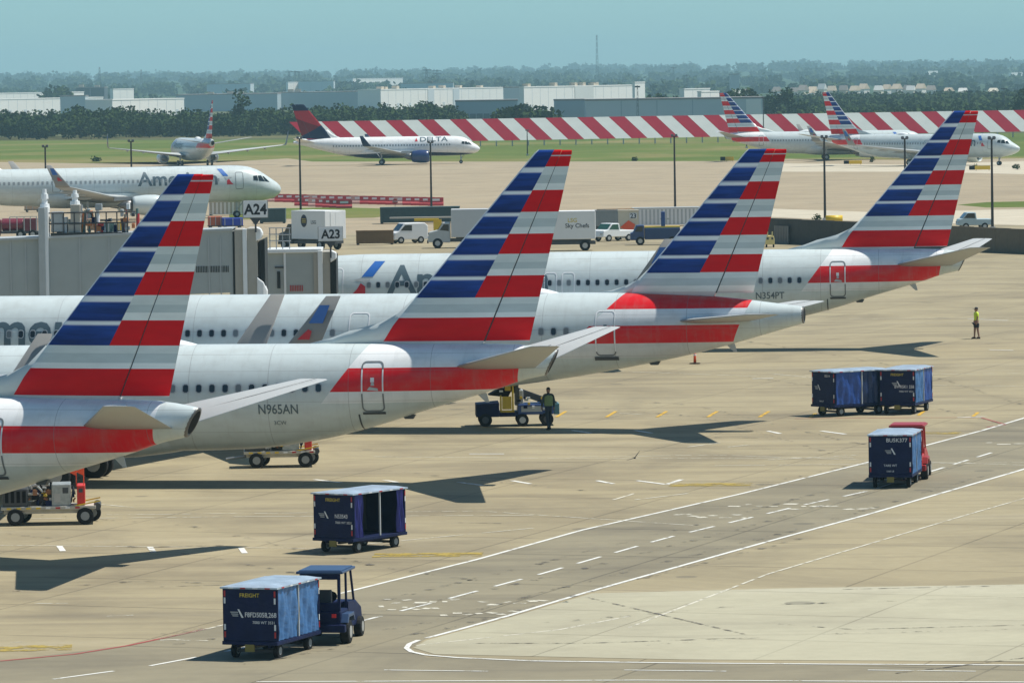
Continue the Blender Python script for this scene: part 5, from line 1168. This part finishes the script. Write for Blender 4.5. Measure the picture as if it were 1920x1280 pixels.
def bridge24():
    D = 262.; zz = zg(D); T = thing('jet_bridge', 'long grey boarding bridge of gate A24 behind the nearest fin', 'jet bridge', (wx(440, D), D, zz), 0); ox = wx(440, D)
    X = lambda px: wx(px, D) - ox
    Z = lambda px, py: wz(px, py, D) - zz
    def tun(px0, px1, t0, t1, hgt, y0, y1, m, name):
        a, b = X(px0), X(px1); za, zb = Z(px0, t0), Z(px1, t1)
        return MB().loft([[(a, y0, za - hgt), (a, y1, za - hgt), (a, y1, za), (a, y0, za)], [(b, y0, zb - hgt), (b, y1, zb - hgt), (b, y1, zb), (b, y0, zb)]]).build(name, m, T)
    tun(-140, 86, 455, 446.5, 3.1, .1, 2.8, M_brg, 'tunnel_section'); tun(86, 437, 444, 430, 3.1, .0, 2.9, M_brg, 'tunnel_section')
    tun(-140, 437, 453, 428, .12, -.1, 3.0, M_lgrey, 'roof_edge')
    tun(74, 86, 390, 389, 5.6, -.25, 1.4, M_lgrey, 'lift_column'); tun(86, 92, 388, 388, 5.6, -.2, 1.0, M_wwhite, 'lit_column_edge')  # white strip paints in the sunlit edge of the column
    for px, yt, yb, w_ in ((84, 355, 392, .2), (141, 357, 384, .2)):
        for k in range(4):
            z0, z1 = Z(px, yb - (yb - yt) * k / 4), Z(px, yb - (yb - yt) * (k + 1) / 4); r = w_ * (1.25 if k % 2 == 0 else .85) * (1 - .12 * k)
            MB().cyl((X(px), .6, z0), (X(px), .6, z1), r, r * .9, 12).build('beacon_stack', M_wwhite, T)
    for x0, x1, y0, y1, m in ((133, 151, 384, 420, M_brgt), (128, 152, 421, 437, M_brgt), (96, 118, 398, 436, M_steel), (118, 126, 408, 438, M_lgrey)): MB().box(X(x0), X(x1), .3, 1.2, Z(x0, y1), Z(x0, y0)).build('roof_unit', m, T, bevel=.03)
    for y in (400, 420): MB().cyl((X(92), .3, Z(92, y)), (X(255), .3, Z(255, y - 3)), .04, .04, 6).build('guard_rail', M_dgrey, T)
    for px in range(100, 256, 20): MB().cyl((X(px), .3, Z(px, 446)), (X(px), .3, Z(px, 399)), .035, .035, 6).build('rail_post', M_dgrey, T)
    MB().box(X(96), X(230), .05, .25, Z(96, 445), Z(96, 437)).build('kick_board', M_bell, T)
    mb = MB()
    for k in range(20): mb.box(X(368 + k * 3.1), X(368 + k * 3.1 + 1.6), -.02, .05, Z(368, 511), Z(368, 499))
    tag(mb.build('vent_slots', M_bell, T), kind='stuff')
    rng = random.Random(8); cols = [M_steel, M_lgrey, M_wwhite, M_dgrey, M_brgt, M_red, mat('valve_orange', (.5, .18, .06), .6), M_navy, mat('crate_teal', (.08, .16, .15), .6)]
    for k in range(46):
        px = rng.uniform(96, 262); py = rng.uniform(392, 441); c = cols[rng.randrange(len(cols))]
        if k % 2: MB().box(X(px), X(px + rng.uniform(3, 13)), .5, 1.0 + .3 * rng.random(), Z(px, py), Z(px, py - rng.uniform(3, 14))).build('roof_equipment', c, T, bevel=.02)
        else: MB().cyl((X(px), .6, Z(px, 441)), (X(px + rng.uniform(-6, 6)), .7, Z(px, py - rng.uniform(0, 14))), rng.uniform(.03, .09), None, 8).build('conduit', c, T)
    for px in (20, 48, 150, 205, 262, 318, 392, 414): MB().box(X(px) - .03, X(px) + .03, (.06 if px < 86 else -.04), (.12 if px < 86 else .02), Z(px, 552), Z(px, 452 if px < 86 else 446)).build('panel_rib', M_lgrey, T)
    MB().box(X(437), X(441), -.05, 2.5, Z(440, 552), Z(440, 434)).build('joint_seal', M_bell, T)
    MB().box(X(441), X(456), -.15, 2.9, Z(448, 560), Z(448, 430)).build('cab_panel', M_brgt, T, bevel=.02)
    MB().box(X(456), X(464), -.28, .2, Z(460, 560), Z(460, 429)).build('cab_post', M_wwhite, T, bevel=.02)
    MB().box(X(464), X(484), -.2, 3.1, Z(474, 560), Z(474, 428)).build('cab_wall', M_brgt, T, bevel=.02)
    for k in range(5): MB().box(X(485.5 + k * 2.5), X(487.3 + k * 2.5), -.1 - .02 * k, 3.0, Z(490, 556), Z(490, 452 - k)).build('bellows', M_bell, T)
    n = 8; a, b = Z(488, 452), Z(488, 425)
    MB().loft([[(X(481), y, z) for y, z in ((-.3, a), (-.3, b), (.5, b), (.5, a))], [(X(490), y, z) for y, z in ((-.35, a + .1), (-.35, b - .1), (.5, b - .1), (.5, a + .1))], [(X(494), y, z) for y, z in ((-.3, a + .3), (-.3, b - .3), (.4, b - .3), (.4, a + .3))]]).build('hood', M_wwhite, T, bevel=.05)
    a, b = Z(490, 556), Z(490, 519)
    MB().loft([[(X(482), y, z) for y, z in ((-.35, a), (-.35, b), (.5, b), (.5, a))], [(X(494), y, z) for y, z in ((-.4, a), (-.4, b - .25), (.5, b - .25), (.5, a))], [(X(501), y, z) for y, z in ((-.3, a), (-.3, a + .3), (.4, a + .3), (.4, a))]]).build('hood', M_wwhite, T, bevel=.05)
    for px in (300, 450): MB().box(X(px) - .3, X(px) + .3, .9, 1.5, 0, 4.0).build('support_leg', M_lgrey, T)
    for px in (300, 450):
        for y in (.6, 1.8): wheel(T, X(px), y, .45, .3, axis='y')
bridge24(); sign('white gate sign reading A24 above the bridge cab', 458, 503, 377, 408, 261.5, 'A24', 436)
def bridge23():
    D = 274.; zz = zg(D); ox = wx(600, D); T = thing('jet_bridge', 'boarding bridge of gate A23 docked at the nose of the fourth jet', 'jet bridge', (ox, D, zz), 0)
    X = lambda px: wx(px, D) - ox
    Z = lambda px, py: wz(px, py, D) - zz
    MB().box(X(430), X(534), .2, 2.9, Z(500, 556), Z(500, 472)).build('tunnel_section', M_brg, T, bevel=.02); MB().box(X(532), X(536), .05, 2.9, Z(534, 556), Z(534, 470)).build('joint_seal', M_wwhite, T)
    MB().box(X(536), X(588), .1, 3.0, Z(560, 556), Z(560, 474)).build('tunnel_section', M_brg, T); MB().box(X(500), X(603), -.05, 3.1, Z(550, 474), Z(550, 467)).build('roof_edge', M_wwhite, T, bevel=.02)
    MB().box(X(588), X(596), .0, 3.0, Z(592, 556), Z(592, 474)).build('cab_panel', M_brgt, T); MB().box(X(596), X(605), -.1, .3, Z(600, 556), Z(600, 470)).build('cab_post', M_wwhite, T, bevel=.02); MB().box(X(605), X(619), -.02, 3.0, Z(612, 556), Z(612, 472)).build('cab_wall', M_brgt, T)
    for k in range(5): MB().box(X(619 + k * 2.4), X(620.8 + k * 2.4), -.05, 2.9, Z(625, 552), Z(625, 478)).build('bellows', M_bell, T)
    a, b = Z(626, 492), Z(626, 468)
    MB().loft([[(X(620), y, z) for y, z in ((-.25, a), (-.25, b), (.5, b), (.5, a))], [(X(631), y, z) for y, z in ((-.25, a + .2), (-.25, b - .15), (.5, b - .15), (.5, a + .2))]]).build('hood', M_wwhite, T, bevel=.05)
    MB().box(X(519), X(525), .15, .19, Z(520, 541), Z(520, 509)).build('window', M_bell, T); MB().box(X(515), X(533), .14, .19, Z(520, 503), Z(520, 500)).build('hand_rail', M_dgrey, T)
    mb = MB()
    for k in range(8): mb.box(X(543 + k * 3.2), X(544.6 + k * 3.2), .07, .12, Z(545, 546), Z(545, 535))
    tag(mb.build('vent_slots', M_red, T), kind='stuff')
    for px in (506, 518, 530, 543): MB().cyl((X(px), .5, Z(px, 470)), (X(px), .5, Z(px, 428)), .03, .03, 6).build('rail_post', M_steel, T)
    for y in (428, 440, 452): MB().cyl((X(504), .5, Z(504, y)), (X(545), .5, Z(545, y)), .03, .03, 6).build('guard_rail', M_steel, T)
    MB().box(X(560) - .3, X(560) + .3, 1., 1.6, 0, 2.8).build('support_leg', M_lgrey, T)
    for y in (.7, 1.9): wheel(T, X(560), y, .45, .3, axis='y')
bridge23(); sign('white gate sign reading A23 in front of the catering truck', 598, 643, 426, 452, 273.3, 'A23', 484)
# ------------------------------------------------------------------ trucks
def box_truck(label, P, rz, L, top, mbox, mcab, texts=(), logo=False, side=1, high=.95):
    """+x forward; side=1: print on the side facing local +y"""
    T = thing('box_truck', label, 'truck', P, rz, 'catering trucks')
    MB().box(-L / 2, L / 2 + 1.7, -.9, .9, .55, .82).build('chassis', M_dgrey, T); MB().box(-L / 2, L / 2, -1.2, 1.2, high, top).build('cargo_box', mbox, T, bevel=.04)
    MB().box(-L / 2 + .4, L / 2 - .4, -.8, .8, .82, high - .003).build('lift_frame', M_dgrey, T)
    MB().prism([(L / 2 + .08, .5), (L / 2 + .08, 2.25), (L / 2 + .7, 2.25), (L / 2 + 1.15, 1.6), (L / 2 + 1.95, 1.4), (L / 2 + 2.05, .55)], 'y', -1.05, 1.05).build('cab', mcab, T, bevel=.06)
    MB().prism([(L / 2 + .76, 2.2), (L / 2 + 1.18, 1.62), (L / 2 + 1.2, 1.64), (L / 2 + .79, 2.23)], 'y', -.95, .95).build('windscreen', M_glass, T)
    for y in (-1.056, 1.056): MB().prism([(L / 2 + .2, 1.5), (L / 2 + .2, 2.1), (L / 2 + .65, 2.1), (L / 2 + 1.0, 1.6)], 'y', y - .004, y + .004).build('side_window', M_glass, T)
    MB().box(L / 2 + 2.0, L / 2 + 2.12, -1.0, 1.0, .45, .7).build('bumper', M_dgrey, T)
    for y in (-.7, .7): MB().box(L / 2 + 2.02, L / 2 + 2.07, y - .15, y + .15, .85, 1.05).build('headlamp', M_wwhite, T)
    for x in (-L / 2 + .9, L / 2 + 1.2):
        for y in (-.95, .95): wheel(T, x, y, .45, .28, axis='y')
    for y in (-.6, .0): MB().box(-L / 2 - .03, -L / 2 - .002, y - .0, y + .58, high + .1, top - .12).build('rear_door', mbox, T, bevel=.01)
    rot = (0, 0, 0) if side < 0 else (0, 0, math.pi); yy = side * 1.215
    for s_, x_, z_, h_, m_ in texts: flat_text('lettering', s_, h_, m_, T, (x_, yy, z_), rot, .01)
    if logo:
        mb = MB(); mb.quad(*[(logo + .42 * math.cos(q), yy, (high + top) / 2 + .35 + .55 * math.sin(q)) for q in [2 * math.pi * i / 24 for i in range(24)]]); mb.build('emblem', mat('emblem_navy', (.015, .022, .05), .5, var=0), T)
        for k in range(3): MB().quad(*[(logo + a * .3, yy + side * .006, (high + top) / 2 + .2 + k * .14 + b) for a, b in ((-1, 0), (1, 0), (.9, .05), (-.9, .05))]).build('emblem', M_text_y, T)
    return T
M_boxg = mat('truck_box_grey', (.55, .56, .56), .5, var=.05); M_boxw = mat('truck_box_white', (.78, .78, .77), .5, var=.05)
box_truck('white catering truck with round dark emblem behind the A23 sign', G(598, 468), rad(132), 4.6, 3.45, M_boxw, M_dgrey, [('LSG', -.75, 2.3, .3, M_text_k)], logo=.55, side=1)
box_truck('grey catering truck with bonnet cab facing left, partly behind the second fin', G(898, 464), rad(180), 4.8, 3.4, M_boxg, M_lgrey, side=1)
box_truck('white catering truck with yellow and black lettering between second and third fin', G(1066, 470), rad(180), 4.6, 3.4, M_boxw, M_lgrey, [('LSG', .15 - .5, 2.45, .34, M_text_y), ('Sky Chefs', -.75, 1.98, .36, M_text_k)], side=1, high=1.0)
def van(label, P, rz, m, wdw=M_glass, h=1.75, L=3.6, cat='van', pick=False, bed=None):
    T = thing('pickup_truck' if pick else 'van', label, cat, P, rz, 'small vehicles at the gates')
    if pick: prof = [(-L / 2, .4), (-L / 2, .98), (-.15, 1.0), (-.05, 1.62), (.75, 1.62), (1.2, 1.08), (L / 2 - .1, .98), (L / 2, .4)]
    else: prof = [(-L / 2, .35), (-L / 2, h * .85), (-L / 2 + .3, h), (.6, h), (1.15, h * .62), (L / 2 - .1, h * .52), (L / 2, .35)]
    MB().prism(prof, 'y', -.88, .88).build('body', m, T, bevel=.07)
    gl = [(.0, 1.06), (.08, 1.54), (.7, 1.54), (1.08, 1.1)] if pick else [(-.1, h * .62), (-.1, h * .9), (.55, h * .9), (1.0, h * .64)]
    for y in (-.885, .885): MB().prism(gl, 'y', y - .004, y + .004).build('side_window', wdw, T)
    a, b = ((.79, 1.58), (1.2, 1.12)) if pick else ((.65, h * .96), (1.13, h * .66))
    MB().quad((a[0] + .02, -.78, a[1]), (a[0] + .02, .78, a[1]), (b[0] + .02, .78, b[1]), (b[0] + .02, -.78, b[1])).build('windscreen', wdw, T)
    for x in (-L / 2 + .7, L / 2 - .7):
        for y in (-.8, .8): wheel(T, x, y, .32, .2, axis='y')
    for y in (-.6, .6): MB().box(L / 2 - .05, L / 2 + .01, y - .12, y + .12, .62, .78).build('headlamp', M_lgrey, T)
    return T
van('small white van in front of the yellow lift at the gates', G(765, 456), rad(200), M_boxw, h=1.85, L=3.3)
van('white pickup with green tinted cab between second and third fin', G(1150, 452), rad(215), M_wwhite, mat('green_glass', (.03, .10, .07), .2, var=0), pick=True, cat='pickup')
van('pale blue pickup parked on the gravel right of the fourth fin', G(1826, 430), rad(185), mat('pale_blue_paint', (.42, .52, .55), .4), pick=True, cat='pickup', L=3.2)
def container(label, x0, x1, ytop, ybot, m, name='container', cat='container', ribs=24, depth=2.4, rib_m=None, rz=0, wheels=False):
    P = G((x0 + x1) / 2, ybot); D = P.y; s = FPX / D; L = (x1 - x0) / s; h = (ybot - ytop) / s; z0 = .9 if wheels else .12
    T = thing(name, label, cat, (P.x, P.y, P.z), rz); MB().box(-L / 2, L / 2, 0, depth, z0, h).build('shell', m, T)
    for k in range(ribs): x = -L / 2 + L * (k + .5) / ribs; MB().box(x - L / ribs * .22, x + L / ribs * .22, -.05, -.002, z0 + .08, h - .08).build('rib', rib_m or m, T)
    MB().box(-L / 2 - .03, L / 2 + .03, -.07, depth + .05, h, h + .1).build('top_rail', rib_m or m, T)
    if wheels:
        for x in (-L / 2 + .8, L / 2 - .8, L / 2 - 1.7): wheel(T, x, .25, .42, .25, axis='y')
        MB().box(-L / 2 + .2, L / 2 - .2, .3, depth - .3, .6, z0).build('chassis', M_dgrey, T)
    else:
        for x in (-L / 2 + .15, L / 2 - .15): MB().box(x - .12, x + .12, -.03, depth, 0, .12).build('foot', M_dgrey, T)
    return T
M_teal = mat('container_teal', (.035, .075, .08), .55); M_brown = mat('barrier_brown', (.20, .125, .06), .8, var=.2)
container('long dark teal container behind the yellow lift', 713, 862, 390, 419, M_teal, ribs=26)
container('dark green skip below the A24 sign', 487, 535, 393, 419, M_teal, 'skip', 'skip', ribs=5)
container('grey box trailer beside the white catering truck', 1114, 1184, 396, 442, M_grey, 'box_trailer', 'trailer', ribs=6, wheels=True)
container('white ribbed trailer left of the third fin', 1186, 1312, 391, 424, M_boxw, 'box_trailer', 'trailer', ribs=17, rib_m=M_lgrey)
container('beige board trailer with orange graphic beside the pickup', 1160, 1198, 396, 449, mat('board_beige', (.62, .55, .42), .6), 'board_trailer', 'trailer', ribs=0, depth=1.2)
p = G(1179, 449); s_ = FPX / p.y
T = thing('poster', 'orange and grey poster on the beige board trailer', 'poster', (p.x, p.y - .03, p.z))
MB().quad((-.8, -.02, 1.1), (.3, -.02, .6), (.6, -.02, 1.35), (0, -.02, 1.75)).build('print', M_orange, T); MB().quad((.1, -.025, 1.9), (.75, -.025, 1.9), (.75, -.025, 2.4), (.1, -.025, 2.4)).build('print', M_text_w, T); flat_text('lettering', '23', .4, M_text_k, T, (.43, -.032, 1.95), None, .03)
container('brown slatted barrier behind the A23 gate', 668, 738, 434, 459, M_brown, 'barrier_wall', 'barrier', ribs=7, depth=.6)
container('white ribbed container left of the A24 sign', 392, 460, 374, 404, M_boxw, ribs=9, rib_m=M_brgt)
P = G(803, 447); T = thing('high_lift', 'yellow lift platform behind the small white van', 'lift platform', P)
MB().box(.5, 1.25, .3, 1.5, .5, 1.75).build('tower', M_yellow, T, bevel=.03); MB().box(-1.3, 1.0, .2, 1.6, 1.62, 1.85).build('platform', M_yellow, T, bevel=.03); MB().box(-3.6, 2.2, .3, 1.4, 1.86, 2.0).build('deck', M_brgt, T); MB().box(-1.2, 1.2, .3, 1.4, .35, .5).build('chassis', M_dgrey, T)
for x in (-.8, .8): wheel(T, x, .35, .35, .25, axis='y')
P = G(1228, 459); T = thing('belt_truck', 'dark blue service truck with dolly left of the third fin', 'service truck', P, rad(180))
MB().box(-2.2, .9, -.9, .9, .5, 1.5).build('tank', mat('service_blue', (.02, .05, .14), .45), T, bevel=.06); MB().prism([(.95, .45), (.95, 1.75), (1.6, 1.75), (1.9, 1.15), (2.15, 1.05), (2.15, .45)], 'y', -.88, .88).build('cab', mat('service_blue2', (.03, .06, .16), .45), T, bevel=.05)
MB().prism([(1.1, 1.2), (1.1, 1.65), (1.52, 1.65), (1.76, 1.2)], 'y', .882, .89).build('side_window', M_glass, T); MB().box(-2.2, .9, -.7, .7, 1.5, 1.62).build('rack', M_yellow, T)
for x in (-1.5, 1.3):
    for y in (-.8, .8): wheel(T, x, y, .38, .25, axis='y')
MB().box(-.9, -.55, .2, .5, 1.62, 2.9).build('hoist_post', mat('hoist_blue', (.02, .07, .25), .5), T, bevel=.03); MB().box(-1.3, -.5, .2, .4, 2.2, 2.35).build('hoist_arm', M_lgrey, T)
# rolled cover on the trailer
P = G(1158, 442); T = thing('rolled_cover', 'dark brown rolled cover lying along the grey trailer top', 'rolled cover', (P.x, P.y + 1.2, P.z + 2.33)); MB().cyl((-1.9, 0, 0), (1.6, 0, .05), .16, .15, 10).build('roll', M_brown, T, smooth=True)
for x in (-1.2, 0, 1.1): MB().cyl((x - .04, 0, 0), (x + .04, 0, 0), .18, .18, 10).build('strap', M_dgrey, T)
# red water barriers on the taxiway edge
bmesh_ = MB().prism([(-.3, 0), (.3, 0), (.28, .25), (.12, .5), (.1, 1.0), (-.1, 1.0), (-.12, .5), (-.28, .25)], 'x', -.95, .95).mesh('barrier_body', mat('barrier_red', (.50, .05, .06), .6, var=.2)); bm2 = MB().prism([(-.3, 0), (.3, 0), (.28, .25), (.12, .5), (.1, 1.0), (-.1, 1.0), (-.12, .5), (-.28, .25)], 'x', -.95, .95).mesh('barrier_body', mat('barrier_pale', (.62, .36, .30), .6, var=.2))
stp = MB().box(-.5, .5, -.125, -.113, .6, .85).mesh('reflector', M_text_w)
for row, (a, b, n) in enumerate((((505, 376), (825, 384), 20), ((560, 383), (652, 389), 7))):
    for k in range(n):
        q = lerp2(a, b, (k + .5) / n); P = G(q[0], q[1] + 2); T = thing('barrier', 'red plastic road barrier in the line along the taxiway edge', 'barrier', P, rad(-3 + (k * 37 % 9)), 'red barriers along the taxiway edge')
        put('barrier_body', bm2 if (k * 7 + row) % 5 == 0 else bmesh_, T); put('reflector', stp, T)
P = G(741, 395); T = thing('stop_sign', 'red octagonal stop sign on a thin post by the taxiway', 'sign', P); MB().cyl((0, 0, 0), (0, 0, 1.0), .03, .03, 6).build('post', M_dgrey, T)
MB().prism([(.34 * math.cos(rad(22.5 + 45 * i)), 1.05 + .34 * math.sin(rad(22.5 + 45 * i))) for i in range(8)], 'y', -.05, -.02).build('plate', M_red, T); flat_text('lettering', 'STOP', .18, M_text_w, T, (0, -.056, .97), None, .01)
# dark retaining wall with palisade
A, B = G(1438, 456), G(2010, 480); d = B - A; Lw = d.length; T = thing('retaining_wall', 'long dark retaining wall running behind the fourth fin', 'wall', A, math.atan2(d.y, d.x)); npn = 26
wm_ = mat('wall_dark', (.065, .062, .052), .85, var=.25); wm2 = mat('wall_brown', (.15, .12, .08), .85, var=.25)
for k in range(npn):
    x0, x1 = Lw * k / npn, Lw * (k + 1) / npn; MB().box(x0 + .01, x1 - .01, 0, .3, -.3, 2.2 - .12 * k / npn + (k % 3) * .01).build('panel', wm_ if k < 13 else wm2, T)
T = thing('palisade', 'grey palisade of upright slats before the dark wall', 'fence', G(1452, 457), math.atan2(d.y, d.x)); sl_ = MB().box(-.09, .09, -.04, .04, 0, 1.55).mesh('slat', mat('weathered_grey', (.22, .21, .19), .85, var=.2))
for k in range(9): put('slat', sl_, T, (.15 + k * .3, 0, .03))
for z in (.3, 1.25): MB().box(0, 2.7, .05, .1, z, z + .1).build('rail', M_dgrey, T)
T = thing('small_tractor', 'cream yellow loader machine beside the palisade', 'loader', G(1444, 464)); yl = mat('machine_cream', (.75, .62, .25), .5)
MB().prism([(-.38, .25), (-.38, .7), (-.28, 1.0), (.3, 1.0), (.38, .7), (.38, .25)], 'y', 0, 1.4).build('body', yl, T, bevel=.04)
for x in (-.2, .2): MB().box(x - .05, x + .05, -.04, .1, .98, 1.35).build('mast_post', yl, T); MB().box(x - .09, x + .09, -.012, -.002, .66, .86).build('lamp', M_dgrey, T); wheel(T, x * 1.5, .2, .2, .14)
# yellow tank and scrub by the wall top
T = thing('storage_tank', 'yellow storage tank on legs above the dark wall', 'tank', G(1564, 421)); MB().cyl((-.8, .3, .55), (.85, .3, .55), .36, .36, 14).build('tank', M_yellow, T, smooth=True)
for x in (-.55, .6): MB().box(x - .08, x + .08, .1, .5, 0, .3).build('leg', M_dgrey, T)
def bush(label, px, py, h, r, seed, m=None):
    P = G(px, py); T = thing('bush', label, 'bush', P, 0, 'bushes on the field'); V, F = [], []; crown_geo(random.Random(seed), 0, 0, -.05, h, r, 140, max(.05, r * .16), V, F, 5); put('foliage', mesh_vf('foliage', V, F, m or MF_tree), T)
    MB().cyl((0, 0, -.1), (0, 0, h * .5), .04, .02, 5).build('stem', M_bark, T)
for i, a in enumerate((('grey green bush left of the yellow tank', 1531, 414, .9, .55), ('small bush on the grass edge at centre', 1191, 302, .7, .9), ('round bush right of the far engine', 1635, 305, 1.2, .8), ('bush near the far nose gear', 1905, 318, 1.1, .8), ('bush by the yellow sign, far right', 1828, 318, .9, .6), ('dark low bush strip on the left grass', 178, 303, .8, 1.6))): bush(*a, 40 + i)
T = thing('flower_bank', 'dry yellow grass bank at the foot of the dark wall', 'grass bank', G(1808, 456)); tag(T, kind='stuff'); V, F = [], []; rng = random.Random(3)
for _ in range(700):
    x, y = rng.uniform(-1.4, 1.4), rng.uniform(0, .8); h = rng.uniform(.2, .55); b = len(V); a = rng.uniform(0, 3.1); V += [(x - .03 * math.cos(a), y - .03 * math.sin(a), 0), (x + .03 * math.cos(a), y + .03 * math.sin(a), 0), (x + rng.uniform(-.1, .1), y, h)]; F.append((b, b + 1, b + 2))
put('grass', mesh_vf('grass', V, F, mat('dry_grass', (.36, .27, .07), .9)), T)
# ------------------------------------------------------------------ light poles and taxiway signs
def pole(label, px, ytop, ybase, arms=2):
    P = G(px, ybase); s = FPX / P.y; h = (ybase - ytop) / s; T = thing('light_pole', label, 'light pole', P, 0, 'apron light poles')
    MB().cyl((0, 0, 0), (0, 0, h - .2), .14, .09, 10).build('shaft', mat('pole_dark', (.028, .028, .028), .6), T); MB().box(-.25, .25, -.25, .25, 0, .35).build('base', M_lgrey, T)
    MB().box(-.32, .32, -.05, .05, h - .3, h - .2).build('cross_arm', M_dgrey, T)
    for k in range(arms): x = -.22 + .44 * k / max(1, arms - 1); MB().loft([[(x - .17, -.3, h - .22), (x + .17, -.3, h - .22), (x + .17, .12, h - .22), (x - .17, .12, h - .22)], [(x - .12, -.22, h), (x + .12, -.22, h), (x + .12, .1, h + .02), (x - .12, .1, h + .02)]]).build('lamp_head', M_dgrey, T)
    return T
for i, (lab, px, yt, yb) in enumerate((('leftmost dark light pole, rising behind the gate roof', 87, 272, 404), ('dark light pole crossing the grey title of the left jet', 248, 262, 404), ('dark light pole left of the A23 sign', 564, 256, 404), ('dark light pole by the stop sign', 809, 264, 396), ('tall dark light pole between second and third fin', 1266, 252, 396), ('dark light pole beside the yellow tank', 1547, 254, 415), ('dark light pole before the far jets, left of the fourth fin', 1698, 256, 415), ('rightmost dark light pole, right of the fourth fin', 1861, 256, 432))): pole(lab, px, yt, yb)
for lab, px, yt, yb in (('short double headed pole above the second fin', 989, 243, 292), ('slim pole behind the left far jet', 1432, 182, 278), ('short pole right of the left far jet tail', 1400, 250, 278)): pole(lab, px, yt, yb)
def taxi_sign(label, x0, x1, y0, y1):
    P = G((x0 + x1) / 2, y1); s = FPX / P.y; w_ = (x1 - x0) / s; h = (y1 - y0) / s; T = thing('taxiway_sign', label, 'sign', P, 0, 'yellow taxiway signs')
    MB().box(-w_ / 2, w_ / 2, 0, .3, .15, h).build('board', M_yellow, T, bevel=.02); MB().box(-w_ / 2 - .9, -w_ / 2 - .02, 0, .3, .15, h).build('board_black', M_black, T, bevel=.02)
    for x in (-w_ / 2 + .2, w_ / 2 - .2): MB().cyl((x, .15, 0), (x, .15, .15), .05, .05, 6).build('leg', M_dgrey, T)
for a in (('yellow taxiway sign at the grass edge above the third fin', 1360, 1376, 294, 303), ('yellow taxiway sign under the engine of the far jet', 1592, 1616, 301, 309), ('yellow taxiway sign beneath the far nose gear', 1828, 1857, 311, 320)): taxi_sign(*a)
# gate clutter behind the A24 bridge
P = G(38, 447); T = thing('fuel_truck', 'maroon tank truck with pale frame behind the A24 bridge', 'tank truck', P, 0); mr = mat('maroon_paint', (.16, .012, .03), .4)
MB().loft([[(x, .85 * math.sin(q), 1.35 + .62 * math.cos(q)) for q in [2 * math.pi * i / 14 for i in range(14)]] for x in (-1.7, -1.65, .3, .35)]).build('tank', mr, T, smooth=True)
for x in (-.9, -.2, .5, 1.1, 1.7): MB().box(x - .04, x + .04, -.98, -.92, .75, 2.15).build('frame_bar', M_lgrey, T)
for x in (.75, 1.4): MB().box(x - .28, x + .28, -.8, .5, .72, 1.95).build('cabinet', mr, T, bevel=.03)
MB().box(-1.8, 1.9, -.9, .9, .5, .7).build('chassis', M_dgrey, T); MB().box(-.9, 1.75, -.97, -.93, 2.1, 2.16).build('frame_rail', M_lgrey, T)
MB().prism([(-1.85, .5), (-1.85, 1.85), (-2.5, 1.85), (-2.9, 1.2), (-3.1, 1.1), (-3.1, .5)], 'y', -.9, .9).build('cab', mr, T, bevel=.05); MB().prism([(-2.0, 1.25), (-2.0, 1.75), (-2.45, 1.75), (-2.75, 1.25)], 'y', -.912, -.904).build('side_window', M_glass, T)
for x in (-2.4, .1, 1.3):
    for y in (-.8, .8): wheel(T, x, y, .42, .28, axis='y')
for (lab, x0, x1, yt, yb, m) in (('blue covered dolly below the A24 sign', 418, 456, 409, 429, mat('tarp_blue', (.02, .05, .38), .6, var=.2)), ('orange mesh crate left of the blue covered dolly', 392, 417, 406, 429, mat('mesh_orange', (.5, .12, .05), .7, var=.3)), ('teal crate among the gate equipment at left', 190, 218, 418, 441, mat('crate_teal', (.08, .16, .15), .6)), ('tan crate among the gate equipment at left', 165, 188, 410, 436, mat('crate_tan', (.35, .2, .1), .6)), ('pale tan hut behind the maroon tank truck', 47, 76, 379, 398, mat('hut_tan', (.5, .36, .24), .7)), ('red crate beside the tan crate at left', 152, 164, 398, 420, M_red), ('yellow crate in front of the near engine of the left jet', 222, 240, 416, 438, M_yellow)):
    P = G((x0 + x1) / 2, yb); s_ = FPX / P.y; w_ = (x1 - x0) / s_ / 2; h_ = (yb - yt) / s_; T = thing('equipment_crate', lab, 'crate', P, rad(8))
    MB().box(-w_, w_, 0, 1.5, .32, h_).build('body', m, T, bevel=.04); MB().box(-w_ - .05, w_ + .05, -.05, 1.55, .24, .317).build('pallet', M_dgrey, T)
    for k in (-1, 0, 1): MB().box(k * w_ * .8 - .04, k * w_ * .8 + .04, -.045, -.003, .34, h_ - .02).build('batten', M_lgrey, T)
    for xx in (-w_ * .7, w_ * .7):
        for yy in (.15, 1.35): wheel(T, xx, yy, .14, .1, axis='y')
